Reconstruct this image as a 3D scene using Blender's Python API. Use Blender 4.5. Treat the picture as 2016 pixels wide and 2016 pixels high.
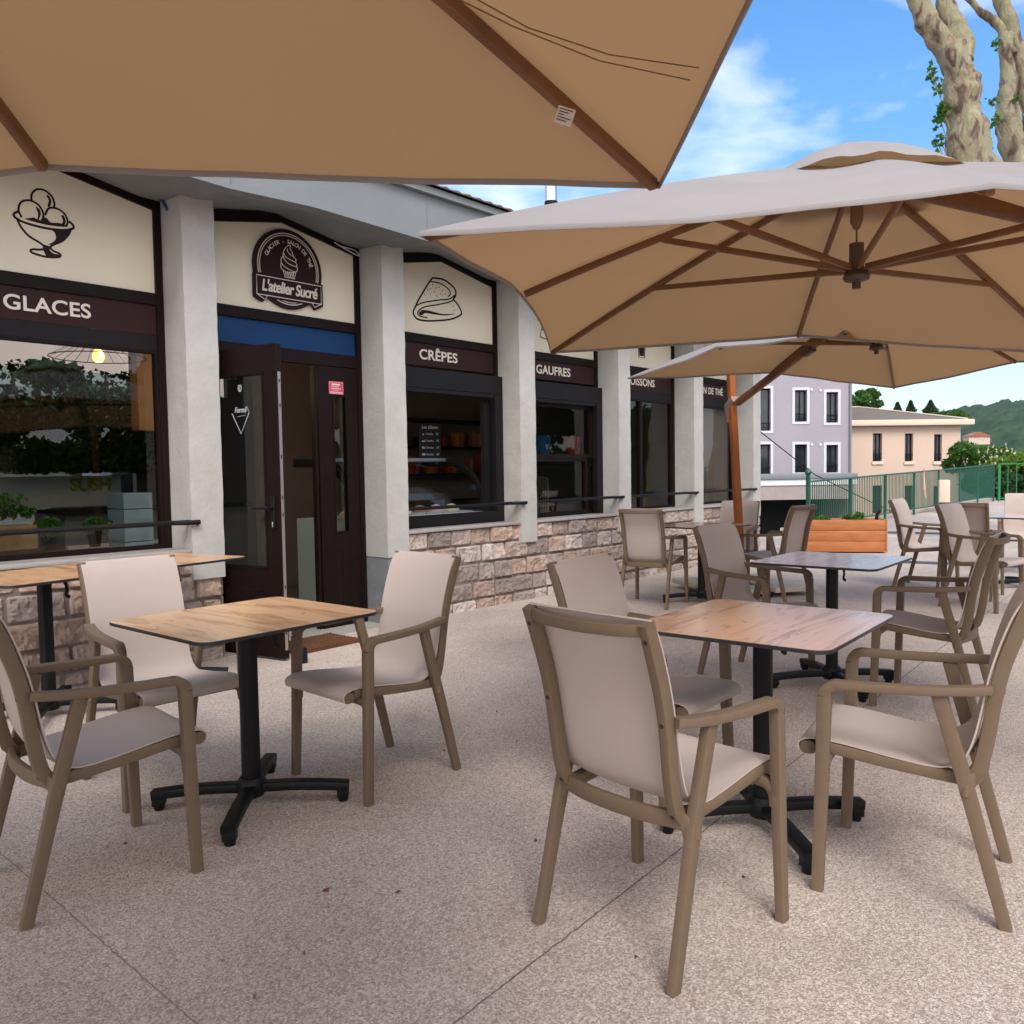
import bpy, bmesh, math, random
from mathutils import Vector, Matrix, noise
R = math.radians
for o in list(bpy.data.objects): bpy.data.objects.remove(o)
sc = bpy.context.scene
col = sc.collection
# ------------------------------------------------------------------ camera
FL, YAW, PIT, ROLL, CH = 1629.66, .8431, -.0490, -.0156, 1.2895
fw = Vector((math.sin(YAW)*math.cos(PIT), math.cos(YAW)*math.cos(PIT), math.sin(PIT)))
rt = Vector((math.cos(YAW), -math.sin(YAW), 0)); up = rt.cross(fw)
c_, s_ = math.cos(ROLL), math.sin(ROLL)
rt, up = c_*rt + s_*up, -s_*rt + c_*up
cd = bpy.data.cameras.new('camera'); cam = bpy.data.objects.new('camera', cd); col.objects.link(cam)
m = Matrix((rt, up, -fw)).transposed().to_4x4(); m.translation = Vector((0, 0, CH)); cam.matrix_world = m
cd.sensor_width = 36; cd.lens = 36*FL/2016; cd.clip_end = 6000; cd.clip_start = .05
sc.camera = cam
def at(px, py, d):                       # a real place d metres away along a measured bearing
    return Vector((0, 0, CH)) + d*(fw + (px-1008)/FL*rt - (py-1008)/FL*up)
# ------------------------------------------------------------------ light
SUN_EL, SUN_AZ = R(48), R(218)           # azimuth clockwise from +Y (toward facade)
w = bpy.data.worlds.new("World"); sc.world = w; w.use_nodes = True
nt = w.node_tree; N = nt.nodes; L = nt.links; N.clear()
def wn(t, **k):
    n = N.new(t)
    for a, b in k.items(): setattr(n, a, b)
    return n
out = wn('ShaderNodeOutputWorld'); bg = wn('ShaderNodeBackground'); sky = wn('ShaderNodeTexSky')
sky.sky_type = 'NISHITA'; sky.sun_disc = False; sky.sun_elevation = SUN_EL; sky.sun_rotation = SUN_AZ
sky.air_density = 1.0; sky.dust_density = .4; sky.ozone_density = 3.0; sky.altitude = 200
tc = wn('ShaderNodeTexCoord'); mp = wn('ShaderNodeMapping'); mp.inputs['Scale'].default_value = (1.0, 1.0, 2.6)
mp.inputs['Rotation'].default_value = (R(20), R(-25), R(30))
n1 = wn('ShaderNodeTexNoise'); n1.inputs['Scale'].default_value = 3.7; n1.inputs['Detail'].default_value = 9; n1.inputs['Roughness'].default_value = .55
n1.inputs['Distortion'].default_value = .35
rp = wn('ShaderNodeValToRGB'); rp.color_ramp.elements[0].position = .50; rp.color_ramp.elements[1].position = .74
sx = wn('ShaderNodeSeparateXYZ'); hz = wn('ShaderNodeMapRange'); hz.inputs[1].default_value = .0; hz.inputs[2].default_value = .34; hz.inputs[3].default_value = .40; hz.inputs[4].default_value = 0
ad = wn('ShaderNodeMath', operation='MULTIPLY_ADD'); ad.use_clamp = True
mx = wn('ShaderNodeMix', data_type='RGBA'); 
hs = wn('ShaderNodeHueSaturation'); hs.inputs['Saturation'].default_value = 1.22; hs.inputs['Value'].default_value = 1.30
L.new(tc.outputs['Generated'], mp.inputs[0]); L.new(mp.outputs[0], n1.inputs['Vector']); L.new(n1.outputs['Fac'], rp.inputs[0])
L.new(tc.outputs['Generated'], sx.inputs[0]); L.new(sx.outputs['Z'], hz.inputs[0])
dt_ = wn('ShaderNodeVectorMath', operation='DOT_PRODUCT'); dt_.inputs[1].default_value = (-.80, -.60, .10)     # unseen bright cloud bank added behind the photographer as soft fill
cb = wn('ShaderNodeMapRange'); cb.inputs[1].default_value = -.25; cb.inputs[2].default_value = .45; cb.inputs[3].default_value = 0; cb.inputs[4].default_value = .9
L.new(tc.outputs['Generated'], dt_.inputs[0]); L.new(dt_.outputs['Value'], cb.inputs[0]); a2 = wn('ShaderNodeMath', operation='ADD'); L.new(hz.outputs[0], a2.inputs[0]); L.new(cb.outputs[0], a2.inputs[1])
L.new(rp.outputs[0], ad.inputs[0]); ad.inputs[1].default_value = .80; L.new(a2.outputs[0], ad.inputs[2])
hk = wn('ShaderNodeMapRange'); hk.inputs[1].default_value = 0; hk.inputs[2].default_value = .38; hk.inputs[3].default_value = .50; hk.inputs[4].default_value = 1
vm = wn('ShaderNodeVectorMath', operation='MULTIPLY'); L.new(sx.outputs['Z'], hk.inputs[0]); L.new(sky.outputs[0], vm.inputs[0]); L.new(hk.outputs[0], vm.inputs[1])
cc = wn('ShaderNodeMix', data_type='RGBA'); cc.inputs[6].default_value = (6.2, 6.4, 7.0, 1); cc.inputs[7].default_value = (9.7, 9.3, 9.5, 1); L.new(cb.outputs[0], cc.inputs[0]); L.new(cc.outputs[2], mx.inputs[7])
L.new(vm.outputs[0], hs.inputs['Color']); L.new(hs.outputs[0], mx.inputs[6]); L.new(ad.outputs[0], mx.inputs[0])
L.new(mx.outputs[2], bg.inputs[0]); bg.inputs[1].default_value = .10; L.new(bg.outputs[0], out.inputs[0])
sl = bpy.data.lights.new('sun', 'SUN'); sl.energy = 1.25; sl.angle = R(28); sl.color = (1, .945, .885)
so = bpy.data.objects.new('sun', sl); col.objects.link(so)
sd = Vector((math.sin(SUN_AZ)*math.cos(SUN_EL), math.cos(SUN_AZ)*math.cos(SUN_EL), math.sin(SUN_EL)))
so.rotation_euler = sd.to_track_quat('Z', 'Y').to_euler()
sc.view_settings.view_transform = 'Standard'; sc.view_settings.look = 'None'; sc.view_settings.gamma = 1
sc.view_settings.exposure = 1.13
sc.render.engine = 'CYCLES'
sc.cycles.max_bounces = 10; sc.cycles.transparent_max_bounces = 24; sc.cycles.diffuse_bounces = 5
random.seed(7)
# ------------------------------------------------------------------ materials
def mat(name, c, rough=.6, var=0, vs=8, bump=0, bs=60, c2=None, spec=.5, metal=0, coat=0, emis=None, detail=4, stretch=None):
    m = bpy.data.materials.new(name); m.use_nodes = True; t = m.node_tree; p = t.nodes['Principled BSDF']
    p.inputs['Base Color'].default_value = (*c, 1); p.inputs['Roughness'].default_value = rough
    p.inputs['Specular IOR Level'].default_value = spec; p.inputs['Metallic'].default_value = metal
    p.inputs['Coat Weight'].default_value = coat
    if emis: p.inputs['Emission Color'].default_value = (*emis[:3], 1); p.inputs['Emission Strength'].default_value = emis[3]
    if var or bump:
        tc = t.nodes.new('ShaderNodeTexCoord'); vec = tc.outputs['Object']
        if stretch:
            mp = t.nodes.new('ShaderNodeMapping'); mp.inputs['Scale'].default_value = stretch; t.links.new(vec, mp.inputs[0]); vec = mp.outputs[0]
    if var:
        n = t.nodes.new('ShaderNodeTexNoise'); n.inputs['Scale'].default_value = vs; n.inputs['Detail'].default_value = detail; n.inputs['Roughness'].default_value = .6
        t.links.new(vec, n.inputs['Vector'])
        r = t.nodes.new('ShaderNodeValToRGB'); r.color_ramp.elements[0].position = .3; r.color_ramp.elements[1].position = .7
        d = c2 or tuple(x*(1-var) for x in c)
        r.color_ramp.elements[0].color = (*d, 1); r.color_ramp.elements[1].color = (*c, 1)
        t.links.new(n.outputs['Fac'], r.inputs[0]); t.links.new(r.outputs[0], p.inputs['Base Color'])
    if bump:
        n = t.nodes.new('ShaderNodeTexNoise'); n.inputs['Scale'].default_value = bs; n.inputs['Detail'].default_value = 5
        t.links.new(vec, n.inputs['Vector']); b = t.nodes.new('ShaderNodeBump'); b.inputs['Strength'].default_value = bump; b.inputs['Distance'].default_value = .01
        t.links.new(n.outputs['Fac'], b.inputs['Height']); t.links.new(b.outputs[0], p.inputs['Normal'])
    return m
def fabric(name, dif, tra, fac, under):            # canvas, pale outside; brown glow of transmitted light painted on the underside
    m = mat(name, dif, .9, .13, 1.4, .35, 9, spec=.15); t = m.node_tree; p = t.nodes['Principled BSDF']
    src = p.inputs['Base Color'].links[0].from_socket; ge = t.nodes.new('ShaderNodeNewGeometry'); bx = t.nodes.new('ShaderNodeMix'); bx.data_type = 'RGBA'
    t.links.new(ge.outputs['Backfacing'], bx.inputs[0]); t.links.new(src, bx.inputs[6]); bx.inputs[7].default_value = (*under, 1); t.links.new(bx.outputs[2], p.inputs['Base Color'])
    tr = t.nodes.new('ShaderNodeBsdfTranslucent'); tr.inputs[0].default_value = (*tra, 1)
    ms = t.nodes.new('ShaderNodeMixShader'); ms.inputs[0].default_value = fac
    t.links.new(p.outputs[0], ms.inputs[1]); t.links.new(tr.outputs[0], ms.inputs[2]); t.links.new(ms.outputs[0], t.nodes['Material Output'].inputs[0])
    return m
def glass(name, tint=(.78, .82, .80), ior=1.62):
    m = bpy.data.materials.new(name); m.use_nodes = True; t = m.node_tree; t.nodes.clear()
    o = t.nodes.new('ShaderNodeOutputMaterial'); a = t.nodes.new('ShaderNodeBsdfTransparent'); a.inputs[0].default_value = (*tint, 1)
    g = t.nodes.new('ShaderNodeBsdfGlossy'); g.inputs['Roughness'].default_value = 0; f = t.nodes.new('ShaderNodeFresnel'); f.inputs[0].default_value = ior
    ge = t.nodes.new('ShaderNodeNewGeometry'); mu = t.nodes.new('ShaderNodeMath'); mu.operation = 'MULTIPLY_ADD'; mu.inputs[1].default_value = -1; mu.inputs[2].default_value = 1; m2 = t.nodes.new('ShaderNodeMath'); m2.operation = 'MULTIPLY'
    t.links.new(ge.outputs['Backfacing'], mu.inputs[0]); t.links.new(mu.outputs[0], m2.inputs[0]); t.links.new(f.outputs[0], m2.inputs[1])      # reflect once, at the outer face
    x = t.nodes.new('ShaderNodeMixShader'); t.links.new(m2.outputs[0], x.inputs[0]); t.links.new(a.outputs[0], x.inputs[1]); t.links.new(g.outputs[0], x.inputs[2]); t.links.new(x.outputs[0], o.inputs[0])
    return m
def ground_mat():
    m = bpy.data.materials.new('exposed_aggregate'); m.use_nodes = True; t = m.node_tree; p = t.nodes['Principled BSDF']; nw = t.nodes.new; lk = t.links.new
    tc = nw('ShaderNodeTexCoord'); v = nw('ShaderNodeTexVoronoi'); v.inputs['Scale'].default_value = 142
    dn = nw('ShaderNodeTexNoise'); dn.inputs['Scale'].default_value = 60; dm = nw('ShaderNodeMix'); dm.data_type = 'RGBA'; dm.blend_type = 'LINEAR_LIGHT'; dm.inputs[0].default_value = .012
    lk(tc.outputs['Object'], dn.inputs['Vector']); lk(tc.outputs['Object'], dm.inputs[6]); lk(dn.outputs['Color'], dm.inputs[7]); lk(dm.outputs[2], v.inputs['Vector'])
    ramp = nw('ShaderNodeValToRGB'); cr = ramp.color_ramp
    for i, (pos, c) in enumerate([(0, (.46, .37, .31)), (.22, (.55, .455, .39)), (.5, (.60, .51, .445)), (.78, (.65, .565, .50)), (.93, (.73, .67, .605)), (1, (.50, .34, .27))]):
        e = cr.elements[i] if i < 2 else cr.elements.new(pos)
        e.position = pos; e.color = (*c, 1)
    sp = nw('ShaderNodeSeparateColor'); lk(v.outputs['Color'], sp.inputs[0]); lk(sp.outputs[0], ramp.inputs[0])
    # dark matrix between pebbles
    e2 = nw('ShaderNodeMapRange'); e2.inputs[1].default_value = .42; e2.inputs[2].default_value = .76; lk(v.outputs['Distance'], e2.inputs[0])
    m1 = nw('ShaderNodeMix'); m1.data_type = 'RGBA'; lk(e2.outputs[0], m1.inputs[0]); lk(ramp.outputs[0], m1.inputs[6]); m1.inputs[7].default_value = (.36, .285, .235, 1)
    # large stains and wear
    st = nw('ShaderNodeTexNoise'); st.inputs['Scale'].default_value = .9; st.inputs['Detail'].default_value = 7; st.inputs['Roughness'].default_value = .62; lk(tc.outputs['Object'], st.inputs['Vector'])
    sr = nw('ShaderNodeMapRange'); sr.inputs[1].default_value = .3; sr.inputs[2].default_value = .7; sr.inputs[3].default_value = .76; sr.inputs[4].default_value = 1.12; lk(st.outputs['Fac'], sr.inputs[0])
    m2 = nw('ShaderNodeMix'); m2.data_type = 'RGBA'; m2.blend_type = 'MULTIPLY'; m2.inputs[0].default_value = 1; lk(m1.outputs[2], m2.inputs[6]); lk(sr.outputs[0], m2.inputs[7])
    # scattered dark specks
    s2 = nw('ShaderNodeTexNoise'); s2.inputs['Scale'].default_value = 34; s2.inputs['Detail'].default_value = 2; lk(tc.outputs['Object'], s2.inputs['Vector'])
    r2 = nw('ShaderNodeMapRange'); r2.inputs[1].default_value = .68; r2.inputs[2].default_value = .76; r2.inputs[3].default_value = 1; r2.inputs[4].default_value = .62; lk(s2.outputs['Fac'], r2.inputs[0])
    m3 = nw('ShaderNodeMix'); m3.data_type = 'RGBA'; m3.blend_type = 'MULTIPLY'; m3.inputs[0].default_value = 1; lk(m2.outputs[2], m3.inputs[6]); lk(r2.outputs[0], m3.inputs[7])
    # saw-cut joints
    sx = nw('ShaderNodeSeparateXYZ'); wob = nw('ShaderNodeTexNoise'); wob.inputs['Scale'].default_value = 40; wob.inputs['Detail'].default_value = 4; lk(tc.outputs['Object'], wob.inputs['Vector']); lk(tc.outputs['Object'], sx.inputs[0])
    def mth(op, a, b=None, c=None):
        n = nw('ShaderNodeMath'); n.operation = op
        for i, x in enumerate((a, b, c)):
            if x is None: continue
            if isinstance(x, (int, float)): n.inputs[i].default_value = x
            else: lk(x, n.inputs[i])
        return n.outputs[0]
    wv = mth('MULTIPLY_ADD', wob.outputs['Fac'], .012, -.006)
    y1 = mth('MULTIPLY_ADD', sx.outputs['X'], -.046, mth('ADD', sx.outputs['Y'], -1.306))
    ly = mth('ABSOLUTE', mth('ADD', mth('WRAP', y1, 2.6, -2.4), wv))
    lx = mth('ABSOLUTE', mth('ADD', mth('WRAP', mth('ADD', sx.outputs['X'], -.905), 2.9, -2.9), wv))
    dd = mth('MINIMUM', ly, mth('ADD', lx, .0013)); jr = nw('ShaderNodeMapRange'); jr.inputs[1].default_value = .0008; jr.inputs[2].default_value = .0042; lk(dd, jr.inputs[0])
    m4 = nw('ShaderNodeMix'); m4.data_type = 'RGBA'; lk(jr.outputs[0], m4.inputs[0]); m4.inputs[6].default_value = (.12, .095, .08, 1); lk(m3.outputs[2], m4.inputs[7])
    lk(m4.outputs[2], p.inputs['Base Color']); p.inputs['Roughness'].default_value = .8; p.inputs['Specular IOR Level'].default_value = .3
    hgt = mth('MULTIPLY', mth('SUBTRACT', 1, e2.outputs[0]), jr.outputs[0])
    b = nw('ShaderNodeBump'); b.inputs['Strength'].default_value = .5; b.inputs['Distance'].default_value = .003; lk(hgt, b.inputs['Height']); lk(b.outputs[0], p.inputs['Normal'])
    return m
def oak_mat(name, axis, c1, c2, c3):
    m = bpy.data.materials.new(name); m.use_nodes = True; t = m.node_tree; p = t.nodes['Principled BSDF']; nw = t.nodes.new; lk = t.links.new
    tc = nw('ShaderNodeTexCoord'); mp = nw('ShaderNodeMapping'); mp.inputs['Scale'].default_value = (1.1, 9, 1) if axis == 0 else (9, 1.1, 1)
    geo = nw('ShaderNodeObjectInfo'); ofs = nw('ShaderNodeVectorMath'); ofs.operation = 'ADD'; lk(tc.outputs['Object'], ofs.inputs[0]); lk(geo.outputs['Random'], ofs.inputs[1]); lk(ofs.outputs[0], mp.inputs[0])
    n = nw('ShaderNodeTexNoise'); n.inputs['Scale'].default_value = 1.6; n.inputs['Detail'].default_value = 8; n.inputs['Roughness'].default_value = .6; n.inputs['Distortion'].default_value = 1.1; lk(mp.outputs[0], n.inputs['Vector'])
    r = nw('ShaderNodeValToRGB'); cr = r.color_ramp; cr.elements[0].position = .28; cr.elements[0].color = (*c3, 1); cr.elements[1].position = .72; cr.elements[1].color = (*c1, 1)
    e = cr.elements.new(.42); e.color = (*c2, 1); e = cr.elements.new(.5); e.color = (*c1, 1); lk(n.outputs['Fac'], r.inputs[0])
    mp2 = nw('ShaderNodeMapping'); mp2.inputs['Scale'].default_value = (3, 110, 1) if axis == 0 else (110, 3, 1); lk(ofs.outputs[0], mp2.inputs[0])
    n2 = nw('ShaderNodeTexNoise'); n2.inputs['Scale'].default_value = 1; n2.inputs['Detail'].default_value = 3; lk(mp2.outputs[0], n2.inputs['Vector'])
    q = nw('ShaderNodeMapRange'); q.inputs[3].default_value = .84; q.inputs[4].default_value = 1.1; lk(n2.outputs['Fac'], q.inputs[0])
    mp3 = nw('ShaderNodeMapping'); mp3.inputs['Scale'].default_value = (3.2, 8, 1) if axis == 0 else (8, 3.2, 1); lk(ofs.outputs[0], mp3.inputs[0])
    kn = nw('ShaderNodeTexNoise'); kn.inputs['Scale'].default_value = 1.7; kn.inputs['Detail'].default_value = 5; kn.inputs['Distortion'].default_value = 2.2; lk(mp3.outputs[0], kn.inputs['Vector'])
    kr = nw('ShaderNodeMapRange'); kr.inputs[1].default_value = .62; kr.inputs[2].default_value = .74; kr.inputs[3].default_value = 1; kr.inputs[4].default_value = .52; lk(kn.outputs['Fac'], kr.inputs[0])
    x = nw('ShaderNodeMix'); x.data_type = 'RGBA'; x.blend_type = 'MULTIPLY'; x.inputs[0].default_value = 1; lk(r.outputs[0], x.inputs[6]); lk(q.outputs[0], x.inputs[7])
    y = nw('ShaderNodeMix'); y.data_type = 'RGBA'; y.blend_type = 'MULTIPLY'; y.inputs[0].default_value = 1; lk(x.outputs[2], y.inputs[6]); lk(kr.outputs[0], y.inputs[7])
    lk(y.outputs[2], p.inputs['Base Color']); p.inputs['Roughness'].default_value = .3 if axis else .22; p.inputs['Specular IOR Level'].default_value = .4 if axis else .7; p.inputs['Coat Weight'].default_value = 0 if axis else .35; p.inputs['Coat Roughness'].default_value = .12
    return m
def stone_mat():
    m = bpy.data.materials.new('rock_faced_stone'); m.use_nodes = True; t = m.node_tree; p = t.nodes['Principled BSDF']; nw = t.nodes.new; lk = t.links.new
    at_ = nw('ShaderNodeAttribute'); at_.attribute_name = 'stone'; tc = nw('ShaderNodeTexCoord')
    n = nw('ShaderNodeTexNoise'); n.inputs['Scale'].default_value = 13; n.inputs['Detail'].default_value = 7; lk(tc.outputs['Object'], n.inputs['Vector'])
    r = nw('ShaderNodeMapRange'); r.inputs[1].default_value = .3; r.inputs[2].default_value = .7; r.inputs[3].default_value = .80; r.inputs[4].default_value = 1.14; lk(n.outputs['Fac'], r.inputs[0])
    x = nw('ShaderNodeMix'); x.data_type = 'RGBA'; x.blend_type = 'MULTIPLY'; x.inputs[0].default_value = 1; lk(at_.outputs['Color'], x.inputs[6]); lk(r.outputs[0], x.inputs[7]); lk(x.outputs[2], p.inputs['Base Color'])
    b = nw('ShaderNodeBump'); b.inputs['Strength'].default_value = .6; b.inputs['Distance'].default_value = .012; n2 = nw('ShaderNodeTexNoise'); n2.inputs['Scale'].default_value = 45; n2.inputs['Detail'].default_value = 6
    lk(tc.outputs['Object'], n2.inputs['Vector']); lk(n2.outputs['Fac'], b.inputs['Height']); lk(b.outputs[0], p.inputs['Normal']); p.inputs['Roughness'].default_value = .9
    return m
def leaf_mat(name, c, c2, tr=.3):
    m = mat(name, c, .55, 1, 1.3, c2=c2, spec=.3); t = m.node_tree; p = t.nodes['Principled BSDF']
    n = t.nodes.new('ShaderNodeBsdfTranslucent'); n.inputs[0].default_value = (c[0]*1.6, c[1]*1.7, c[2]*.8, 1)
    ms = t.nodes.new('ShaderNodeMixShader'); ms.inputs[0].default_value = tr
    t.links.new(p.outputs[0], ms.inputs[1]); t.links.new(n.outputs[0], ms.inputs[2]); t.links.new(ms.outputs[0], t.nodes['Material Output'].inputs[0])
    return m
M = {}
M['ground'] = ground_mat()
M['frame'] = mat('taupe_resin', (.165, .116, .076), .6, .08, 30, .12, 500, spec=.3)
M['sling'] = mat('beige_mesh_fabric', (.50, .418, .372), .85, .06, 5, .3, 700, spec=.2)
M['screw'] = mat('dark_recess', (.02, .015, .012), .6)
M['oak_y'] = oak_mat('oak_laminate_lengthwise', 1, (.66, .405, .225), (.50, .275, .14), (.30, .15, .072))
M['oak_x'] = oak_mat('oak_laminate_crosswise', 0, (.62, .38, .25), (.47, .265, .165), (.29, .155, .095))
M['edge'] = mat('black_core_edge', (.018, .016, .016), .45)
M['black'] = mat('black_powder_coat', (.006, .0065, .008), .5, .2, 40, spec=.25)
M['plaster'] = mat('rough_white_plaster', (.485, .472, .45), .9, .16, 5, .4, 26, spec=.2, c2=(.415, .407, .385), detail=8)
M['pgrey'] = mat('grey_base_paint', (.20, .215, .23), .85, .15, 6, .4, 30)
M['fascia'] = mat('pale_grey_render', (.23, .25, .26), .85, .12, 2.2, .25, 40, spec=.2, detail=8)
M['dark'] = mat('dark_brown_joinery', (.012, .0065, .006), .5, .2, 12, spec=.12)
M['darkgrey'] = mat('anthracite_metal', (.012, .011, .0125), .5, .1, 10, spec=.15)
M['cream'] = mat('cream_panel', (.78, .715, .555), .6, .05, 1.5, spec=.2)
M['brown'] = mat('aubergine_brown_panel', (.030, .012, .0125), .55, spec=.15)
M['letter'] = mat('cream_lettering', (.66, .60, .51), .5)
M['ink'] = mat('dark_ink', (.022, .010, .012), .6, spec=.15)
M['blue'] = mat('blue_panel', (.005, .038, .120), .5, .06, 2, spec=.2)
M['glass'] = glass('clear_glass'); M['glass2'] = glass('tinted_glass', (.68, .72, .70))
M['stone'] = stone_mat(); M['mortar'] = mat('grey_mortar', (.20, .165, .14), .95, .2, 20, .5, 90)
M['cement'] = mat('cement_sill', (.36, .335, .315), .9, .2, 7, .3, 60, detail=8)
M['tile'] = mat('brown_roof_tiles', (.16, .12, .10), .85, .4, 9, .6, 30)
M['white'] = mat('white_paint', (.72, .72, .73), .5)
M['alu'] = mat('bare_metal_strip', (.42, .36, .34), .38, metal=.6)
M['chrome'] = mat('polished_metal', (.6, .6, .6), .2, metal=1)
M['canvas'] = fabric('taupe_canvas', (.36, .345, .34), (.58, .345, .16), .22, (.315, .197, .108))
M['teak'] = mat('stained_hardwood', (.20, .088, .037), .42, .35, 6, .1, 90, stretch=(1, 1, 1), spec=.4)
M['teakpost'] = mat('lit_post_wood', (.36, .105, .025), .42, .25, 5, spec=.4)  # parasol wood again, with its lit orange put into the base colour
M['hub'] = mat('dark_hub_plastic', (.07, .048, .036), .5)
M['grey_plastic'] = mat('taupe_clamp_plastic', (.27, .19, .14), .5)
M['planter'] = mat('orange_stained_pine', (.50, .18, .055), .6, .35, 3, .2, 60, c2=(.33, .105, .028), stretch=(1, 1, 9), detail=7)
M['slab'] = mat('cream_concrete', (.56, .50, .40), .85, .1, 8, .2, 80)
M['coir'] = mat('coir_fibre', (.17, .066, .024), .95, .5, 60, 1, 180)
M['green'] = mat('green_fence_paint', (.012, .10, .06), .45, .15, 4)
M['green2'] = mat('light_green_paint', (.03, .27, .09), .45, .1, 4)
M['lav'] = mat('lavender_render', (.36, .335, .372), .85, .09, .5, spec=.2, detail=6)
M['pink'] = mat('peach_render', (.62, .475, .375), .85, .06, .4, spec=.2, detail=6)
M['pinktrim'] = mat('peach_trim', (.72, .58, .46), .8, spec=.2)
M['groof'] = mat('brown_gravel_roof', (.19, .155, .125), .95, .3, 12, .5, 30)
M['winglass'] = mat('dark_window_glass', (.035, .04, .05), .08, .5, 1.5, spec=.6)
M['void'] = mat('unlit_garage', (.012, .012, .013), .9)
M['lowwall'] = mat('grey_retaining_render', (.38, .325, .31), .9, .15, 2)
M['asph'] = mat('dark_gravel_band', (.085, .085, .09), .95, .3, 60, .4, 120)
M['road'] = mat('lower_road', (.12, .115, .11), .95, .2, .3)
M['hill'] = mat('distant_woodland', (.042, .088, .036), .95, 1, .075, c2=(.012, .030, .014), detail=10, spec=.1)
M['bark'] = None
M['leaf'] = leaf_mat('fresh_green_leaf', (.075, .17, .022), (.028, .085, .012))
M['leafd'] = leaf_mat('dark_green_leaf', (.030, .075, .018), (.012, .034, .010))
M['leafy'] = leaf_mat('yellow_green_leaf', (.17, .25, .035), (.07, .15, .02))
M['blossom'] = mat('cream_blossom', (.62, .55, .42), .8)
M['inner'] = mat('interior_grey_wall', (.17, .16, .155), .9, .1, 2)
M['innerb'] = mat('interior_taupe_wall', (.20, .15, .118), .9, .1, 2)
M['innerfl'] = mat('interior_floor', (.15, .135, .12), .5, .2, 2)
M['warmwood'] = mat('honey_wood', (.34, .17, .07), .6, .3, 6, stretch=(6, 1, 1))
M['orange'] = mat('orange_card', (.50, .15, .03), .7); M['red'] = mat('red_plastic', (.42, .030, .022), .4); M['cobalt'] = mat('blue_plastic', (.012, .09, .26), .4)
M['steel'] = mat('pale_blue_steel', (.42, .47, .52), .3, metal=.3); M['mint'] = mat('pale_grey_green_laminate', (.30, .36, .345), .5)
M['bulb'] = mat('lit_amber_bulb', (1, .45, .1), .3, emis=(1, .30, .05, 5)); M['fil'] = mat('glowing_filament', (1, .8, .4), .3, emis=(1, .72, .30, 40))
M['spot'] = mat('lit_cabinet_spot', (1, .9, .6), .3, emis=(1, .86, .5, 25))
M['pinksign'] = mat('magenta_sticker', (.60, .035, .12), .4); M['chalk'] = mat('black_chalkboard', (.010, .010, .013), .6)
M['opp'] = mat('pinkish_street_wall', (.62, .47, .42), .9, .08, 1); M['awn'] = mat('grey_green_awning', (.14, .165, .155), .8)
M['carpaint'] = mat('grey_blue_car_paint', (.12, .14, .17), .25, coat=.5); M['lime'] = mat('lime_green_letters', (.34, .42, .03), .6)
M['glassmark'] = mat('pale_glass_marking', (.38, .40, .42), .6); M['tyre'] = mat('black_tyre', (.012, .012, .012), .8); M['redtape'] = mat('red_white_tape', (.62, .10, .08), .6, 1, 9, c2=(.75, .7, .68))
M['deadleaf'] = mat('dry_brown_leaf', (.16, .05, .02), .8)
def bark_mat():
    m = bpy.data.materials.new('plane_tree_bark'); m.use_nodes = True; t = m.node_tree; p = t.nodes['Principled BSDF']; nw = t.nodes.new; lk = t.links.new
    tc = nw('ShaderNodeTexCoord'); mp = nw('ShaderNodeMapping'); mp.inputs['Scale'].default_value = (1, 1, .45); lk(tc.outputs['Object'], mp.inputs[0])
    n = nw('ShaderNodeTexNoise'); n.inputs['Scale'].default_value = 6.5; n.inputs['Detail'].default_value = 7; n.inputs['Distortion'].default_value = .9; lk(mp.outputs[0], n.inputs['Vector'])
    r = nw('ShaderNodeValToRGB'); cr = r.color_ramp; cr.interpolation = 'EASE'
    cr.elements[0].position = .33; cr.elements[0].color = (.085, .06, .04, 1); cr.elements[1].position = .7; cr.elements[1].color = (.34, .30, .185, 1)
    for pos, c in ((.42, (.19, .145, .10)), (.49, (.265, .225, .145)), (.58, (.22, .22, .13))): e = cr.elements.new(pos); e.color = (*c, 1)
    lk(n.outputs['Fac'], r.inputs[0]); lk(r.outputs[0], p.inputs['Base Color']); p.inputs['Roughness'].default_value = .85
    n2 = nw('ShaderNodeTexNoise'); n2.inputs['Scale'].default_value = 22; n2.inputs['Detail'].default_value = 8; lk(mp.outputs[0], n2.inputs['Vector'])
    b = nw('ShaderNodeBump'); b.inputs['Strength'].default_value = 1; b.inputs['Distance'].default_value = .03; lk(n2.outputs['Fac'], b.inputs['Height']); lk(b.outputs[0], p.inputs['Normal'])
    return m
M['bark'] = bark_mat()
# ------------------------------------------------------------------ mesh helpers
def obj(name, bm, m, parent=None, smooth=False, recalc=True):
    if recalc: bmesh.ops.recalc_face_normals(bm, faces=bm.faces)
    if name in ('canopy', 'vent_cap') and sum(f.normal.z*f.calc_area() for f in bm.faces) < 0: bmesh.ops.reverse_faces(bm, faces=bm.faces)
    me = bpy.data.meshes.new(name); bm.to_mesh(me); bm.free()
    for x in (m if isinstance(m, (list, tuple)) else [m]): me.materials.append(x)
    o = bpy.data.objects.new(name, me); col.objects.link(o)
    if smooth:
        for p in me.polygons: p.use_smooth = True
        me.set_sharp_from_angle(angle=R(40 if smooth is True else smooth))
    if parent: o.parent = parent
    return o
def tag(o, label=None, cat=None, group=None, kind=None):
    for k, v in (('label', label), ('category', cat), ('group', group), ('kind', kind)):
        if v: o[k] = v
    return o
def thing(name, label, cat, loc=(0, 0, 0), rz=0, group=None):
    o = bpy.data.objects.new(name, None); col.objects.link(o); o.location = loc; o.rotation_euler = (0, 0, rz); o.empty_display_size = .1
    return tag(o, label, cat, group)
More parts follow.
